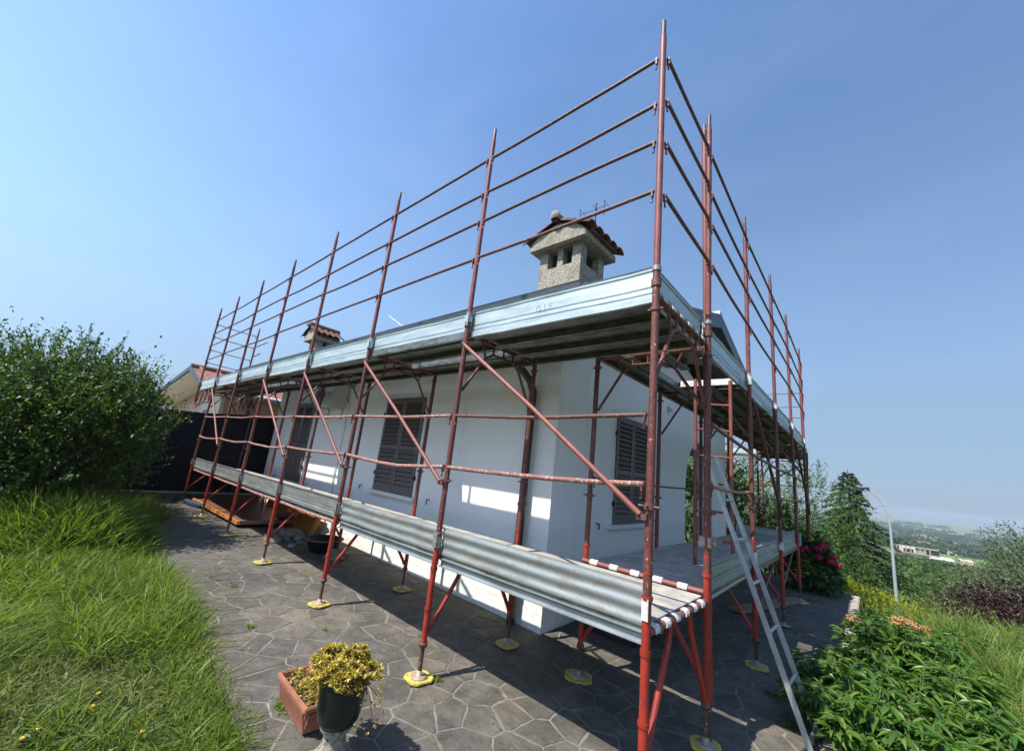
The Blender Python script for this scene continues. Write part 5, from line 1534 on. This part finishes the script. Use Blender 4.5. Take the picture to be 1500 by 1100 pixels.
for (x, y, zc, r, m_, lab, n_) in (
    (4.75, 22.5, -1.55, (1.5, 1.4, 1.5), ol_m, 'grey-green olive-like tree behind the purple shrub', 1300),
    (6.3, 25.5, -.75, (2.3, 1.8, 2.1), ol_m, 'big pale grey-green tree at the right edge', 1500),
    (6.6, 32.0, -1.6, (2.2, 1.8, 2.0), ol_m, 'pale grey-green tree left of the biggest one at the right edge', 1000),
    (5.2, 17.0, -1.1, (1.2, 1.0, .95), gr_m, 'fresh green bush between the purple shrub and the right edge', 800),
    (2.3, 20.0, -2.6, (1.6, 1.2, 1.0), yg_m, 'yellow-green hedge bush just right of the lamp pole', 900),
    (3.6, 19.0, -2.3, (1.3, 1.0, .8), yg_m, 'yellow-green bush above the purple shrub', 700),
    (2.4, 28.0, -3.5, (1.6, 1.5, 1.2), gr_m, 'mid green tree behind the yellow-green hedge bush', 800)):
    tree(x, y, zc, r, lab, m_, n_=n_, lL=.11, lW=.05, tr=.08)
# a dark band of undergrowth below the conifer
tree(1.3, 17.2, -2.0, (1.8, 1.0, .7), 'dark undergrowth bush at the foot of the lamp pole', gr_m, n_=700, lL=.09, lW=.04, name='bush', cat='shrub', tr=.04)
tree(-.6, 16.2, -1.1, (1.3, 1.0, 1.0), 'dense green bush behind the golden hedge', gr_m, n_=700, lL=.09, lW=.04, name='bush', cat='shrub', tr=.04)
# trees over the hillside, then far woods
def blob(x, y, w, h, n_, q, lumpy=.25):
    z0 = float(H(x, y)); d = rdir(n_); d[:, 2] = np.abs(d[:, 2])*1.0 - .25
    ph = rng.random(3)*6
    k = 1 + lumpy*np.sin(d[:,0]*5+ph[0])*np.sin(d[:,1]*5+ph[1])+.12*np.sin(d[:,2]*8+ph[2])
    rr = (.6+.4*rng.random(n_))*k
    P = np.array([x, y, z0+h*.45]) + d*np.array([w/2, w/2, h*.55])*rr[:, None]
    return leaf_geo(P, rdir(n_), rdir(n_), q*(.7+.6*rng.random(n_)), q*.7, .2, .1)
hm = [gr_m, ol_m, yg_m, gr_m]
for k in range(64):
    y = random.uniform(32, 190); x = .96 + (y+2.3)*random.uniform(-.34, .30)
    if 185 < y < 215 and 0 < x < 30: continue
    w = random.uniform(3.0, 5.5)*(1+y/260); h = w*random.uniform(.7, .95)
    if -.01 < (x-1)/(y+2) < .135 and float(H(x, y))+h*1.0 > 1.7-.080*(y+2): continue
    t = thing('hillside_tree', (x, y, float(H(x, y))), 'green tree on the hillside running down to the valley', 'tree', 'trees on the slope down to the valley')
    V_, F_ = blob(x, y, w, h, 900 if y < 90 else 500, .22+y*.0025); fast_mesh('crown', V_, F_, hm[k % 4], t)
    b_ = B(); b_.path([(x, y, float(H(x, y))-.3), (x, y, float(H(x, y))+h*.5)], .15, 6); b_.build('trunk', bark, t)
gs = []
for k in range(420):
    y = random.uniform(26, 185); x = .96 + (y+2.3)*random.uniform(-.02, .15)
    gs.append(blob(x, y, random.uniform(1.2, 3.2)*(1+y/150), random.uniform(.7, 1.5)*(1+y/200), 60, .22+y*.0035))
tag(fast_mesh('scrub', *join(gs), gr_m), 'low scrub and rough grass covering the slope below the garden', 'scrub', kind='stuff')
gs = []
fw_m = leafmat('far_wood_leaves', [(.030, .060, .020), (.045, .080, .026), (.060, .095, .032)], .15, .7, .1, (.02, .75, 1.2))
for k in range(70):
    y = random.uniform(240, 1000); x = (y)*random.uniform(-.30, .32); x = round(x/90)*90 + random.uniform(-14, 14) if k % 3 else x
    gs.append(blob(x, y, random.uniform(8, 15), random.uniform(7, 11), 120, 1.6+y*.0018))
for k in range(420):
    r0 = random.choice((560, 820, 1150, 1500, 1500, 1900, 2600)); x = r0*random.uniform(-.30, .36); y = r0 + random.gauss(0, 14) + 60*math.sin(x*.006+r0)
    gs.append(blob(x, y, random.uniform(12, 26)*(1+r0/2500), random.uniform(8, 13), 60, 3.2+r0*.0016))
tag(fast_mesh('far_woods', *join(gs), fw_m), 'tree lines and woods across the hazy valley', 'wood', kind='stuff')
# low ridge on the far side of the plain
rx = np.linspace(-9000, 9000, 160); rv = []
for i, x in enumerate(rx):
    hh = 60+45*math.sin(x*.0009)+30*math.sin(x*.0023+1)+12*math.sin(x*.008)
    rv += [(x, 7600, -60), (x, 8200, -46+max(8, hh)*.6), (x, 9300, -46+max(10, hh)*.9), (x, 9900, -60)]
rf = []
for i in range(len(rx)-1):
    for k in range(3): rf.append((i*4+k, (i+1)*4+k, (i+1)*4+k+1, i*4+k+1))
tag(fast_mesh('far_hills', np.array(rv), np.array(rf), plain('far_hill', (.05, .08, .04), .95, 0, .2, .002), smooth=True), kind='structure')

# ------------------------------------------------------------------ stonecrop, litter, paving weeds
sc_m = leafmat('yellow_stonecrop', [(.55, .47, .07), (.70, .62, .13), (.40, .34, .06), (.24, .09, .05), (.62, .50, .09), (.18, .06, .04), (.78, .70, .22)], .25, .55, .3, (12, .75, 1.2))
def sedum(par, centres, size):
    n = len(centres); per = 12; a = np.tile(np.arange(per)*2.4, n) + np.repeat(rng.random(n)*6, per); e = np.tile(np.linspace(.1, 1.3, per), n)
    D = np.stack([np.cos(a)*np.cos(e), np.sin(a)*np.cos(e), np.sin(e)], 1) + np.repeat(rng.normal(size=(n, 3))*.35, per, 0)
    V_, F_ = leaf_geo(np.repeat(centres, per, 0), D, np.array([0, 0, 1.0])+rdir(n*per)*.2, size*(.7+.5*rng.random(n*per)), size*.42, .3, .1); return fast_mesh('stonecrop', V_, F_, sc_m, par)
d = rdir(400); d[:, 2] = np.abs(d[:, 2]); k = (.72+.28*rng.random(len(d)))*(1+.22*np.sin(d[:,0]*6+1)*np.sin(d[:,1]*5)+.14*np.sin(d[:,0]*11+d[:,2]*7))
cu = np.array([uc[0]-.03, uc[1], uc[2]+.41]) + d*np.array([.21, .165, .115])*k[:, None]; sedum(urn, cu, .034)
cu2 = np.array([uc[0]-.01, uc[1], uc[2]+.40]) + rdir(200)*np.array([.15, .12, .06]); sedum(urn, cu2, .030)
b_ = B()
for k in range(9):
    a = random.uniform(-.8, 1.2); p = Vector((uc[0]+.12, uc[1]+.04, uc[2]+.42)); q_ = p + Vector((random.uniform(.06, .16), random.uniform(-.05, .08), random.uniform(-.16, .02)))
    b_.path([p, (p+q_)/2+Vector((.02, 0, .02)), q_], [.003, .002, .0015], 5)
b_.build('trailing_stem', plain('red_brown_stem', (.16, .06, .045), .7, 0, .3, 20), urn)
cc = np.array([(uc[0]+.14+random.uniform(0, .14), uc[1]+.05+random.uniform(-.06, .09), uc[2]+.40+random.uniform(-.18, .02)) for _ in range(22)]); sedum(urn, cc, .016)
cl = []
for k in range(170):
    p = ca + u1*random.uniform(-.21, .21) + u2*random.uniform(-.08, .08); dens = random.random()
    if (p-ca).dot(u1) > .04 and dens < .6: continue
    cl.append((p.x, p.y, p.z + .135 + random.uniform(0, .05)))
sedum(tr, np.array(cl), .022)
# fallen leaves, twigs and crumbs on the paving
lt_m = leafmat('leaf_litter', [(.22, .17, .10), (.14, .12, .07), (.30, .26, .18), (.09, .10, .05), (.40, .36, .28)], .1, .8, .1)
n = 1500; x = rng.uniform(-9, .5, n); y = rng.uniform(-1.3, 6, n)
e = np.interp(x, np.linspace(-9, .5, 100), [edge(v) for v in np.linspace(-9, .5, 100)])
k = (y > e) & ~((x < -1.8) & (y > 1.5)); k &= (rng.random(n) < np.clip(.25+1.2*np.exp(-(y-e)*3), 0, 1)); x, y = x[k], y[k]
V_, F_ = leaf_geo(np.column_stack([x, y, g(x, y)+.018]), rdir(len(x))*np.array([1, 1, .1]), np.array([0, 0, 1.0])+rdir(len(x))*.5, .008+.022*rng.random(len(x)), .005+.009*rng.random(len(x)), .3, .2)
tag(fast_mesh('leaf_litter', V_, F_, lt_m), 'bits of dry leaf and crumbs scattered over the paving', 'litter', kind='stuff')
b_ = B()
for (x, y) in ((-2.15, -.95), (-2.3, -1.02), (-1.95, -1.05), (-2.5, -.98), (-1.2, -.3), (-3.0, -.9), (.2, 2.9), (.25, 2.5)):
    for q in range(3):
        a = random.uniform(0, 6.28); l_ = random.uniform(.04, .12); z = g(x, y)+.022
        b_.path([(x, y, z), (x+math.cos(a)*l_, y+math.sin(a)*l_, z+.004)], .0016, 4)
tag(b_.build('fallen_twigs', bark), 'thin dry twigs lying on the paving near the lawn', 'twigs', kind='stuff')
wl = []
for (x, y, n_, s_) in ((-3.4, -.72, 60, .05), (-2.05, -.9, 120, .06), (-2.2, -.62, 40, .04), (-1.72, .12, 60, .05), (-4.6, -.55, 40, .05), (-3.0, -.2, 30, .035), (.35, 3.3, 80, .08), (.2, 2.35, 60, .07), (.4, 1.9, 60, .06)):
    px_ = x + rng.normal(size=n_)*s_*.5; py_ = y + rng.normal(size=n_)*s_*.3
    wl.append(leaf_geo(np.column_stack([px_, py_, g(px_, py_)+.012]), rdir(n_)*np.array([1, 1, .5])+np.array([0, 0, .35]), np.array([0, 0, 1.0])+rdir(n_)*.4, s_*.7, .009, .2, .3))
tag(fast_mesh('paving_weeds', *join(wl), gm1), 'small weeds growing out of the paving joints', 'weeds', kind='stuff')

# ------------------------------------------------------------------ summer haze
def haze():
    n = bpy.data.materials.new('haze'); n.use_nodes = True; t = n.node_tree; t.nodes.clear()
    o = t.nodes.new('ShaderNodeOutputMaterial'); v = t.nodes.new('ShaderNodeVolumePrincipled')
    v.inputs['Color'].default_value = (.80, .88, .98, 1); v.inputs['Density'].default_value = HAZE_D; v.inputs['Anisotropy'].default_value = .2
    t.links.new(v.outputs[0], o.inputs['Volume']); return n
HAZE_D = 0.00028
hb = B(); hb.box((-9500, -3500, -62), (9500, 12500, 40)); hz_ = hb.build('haze', haze()); tag(hz_, kind='stuff')
S.cycles.volume_step_rate = 10
S.cycles.volume_max_steps = 16
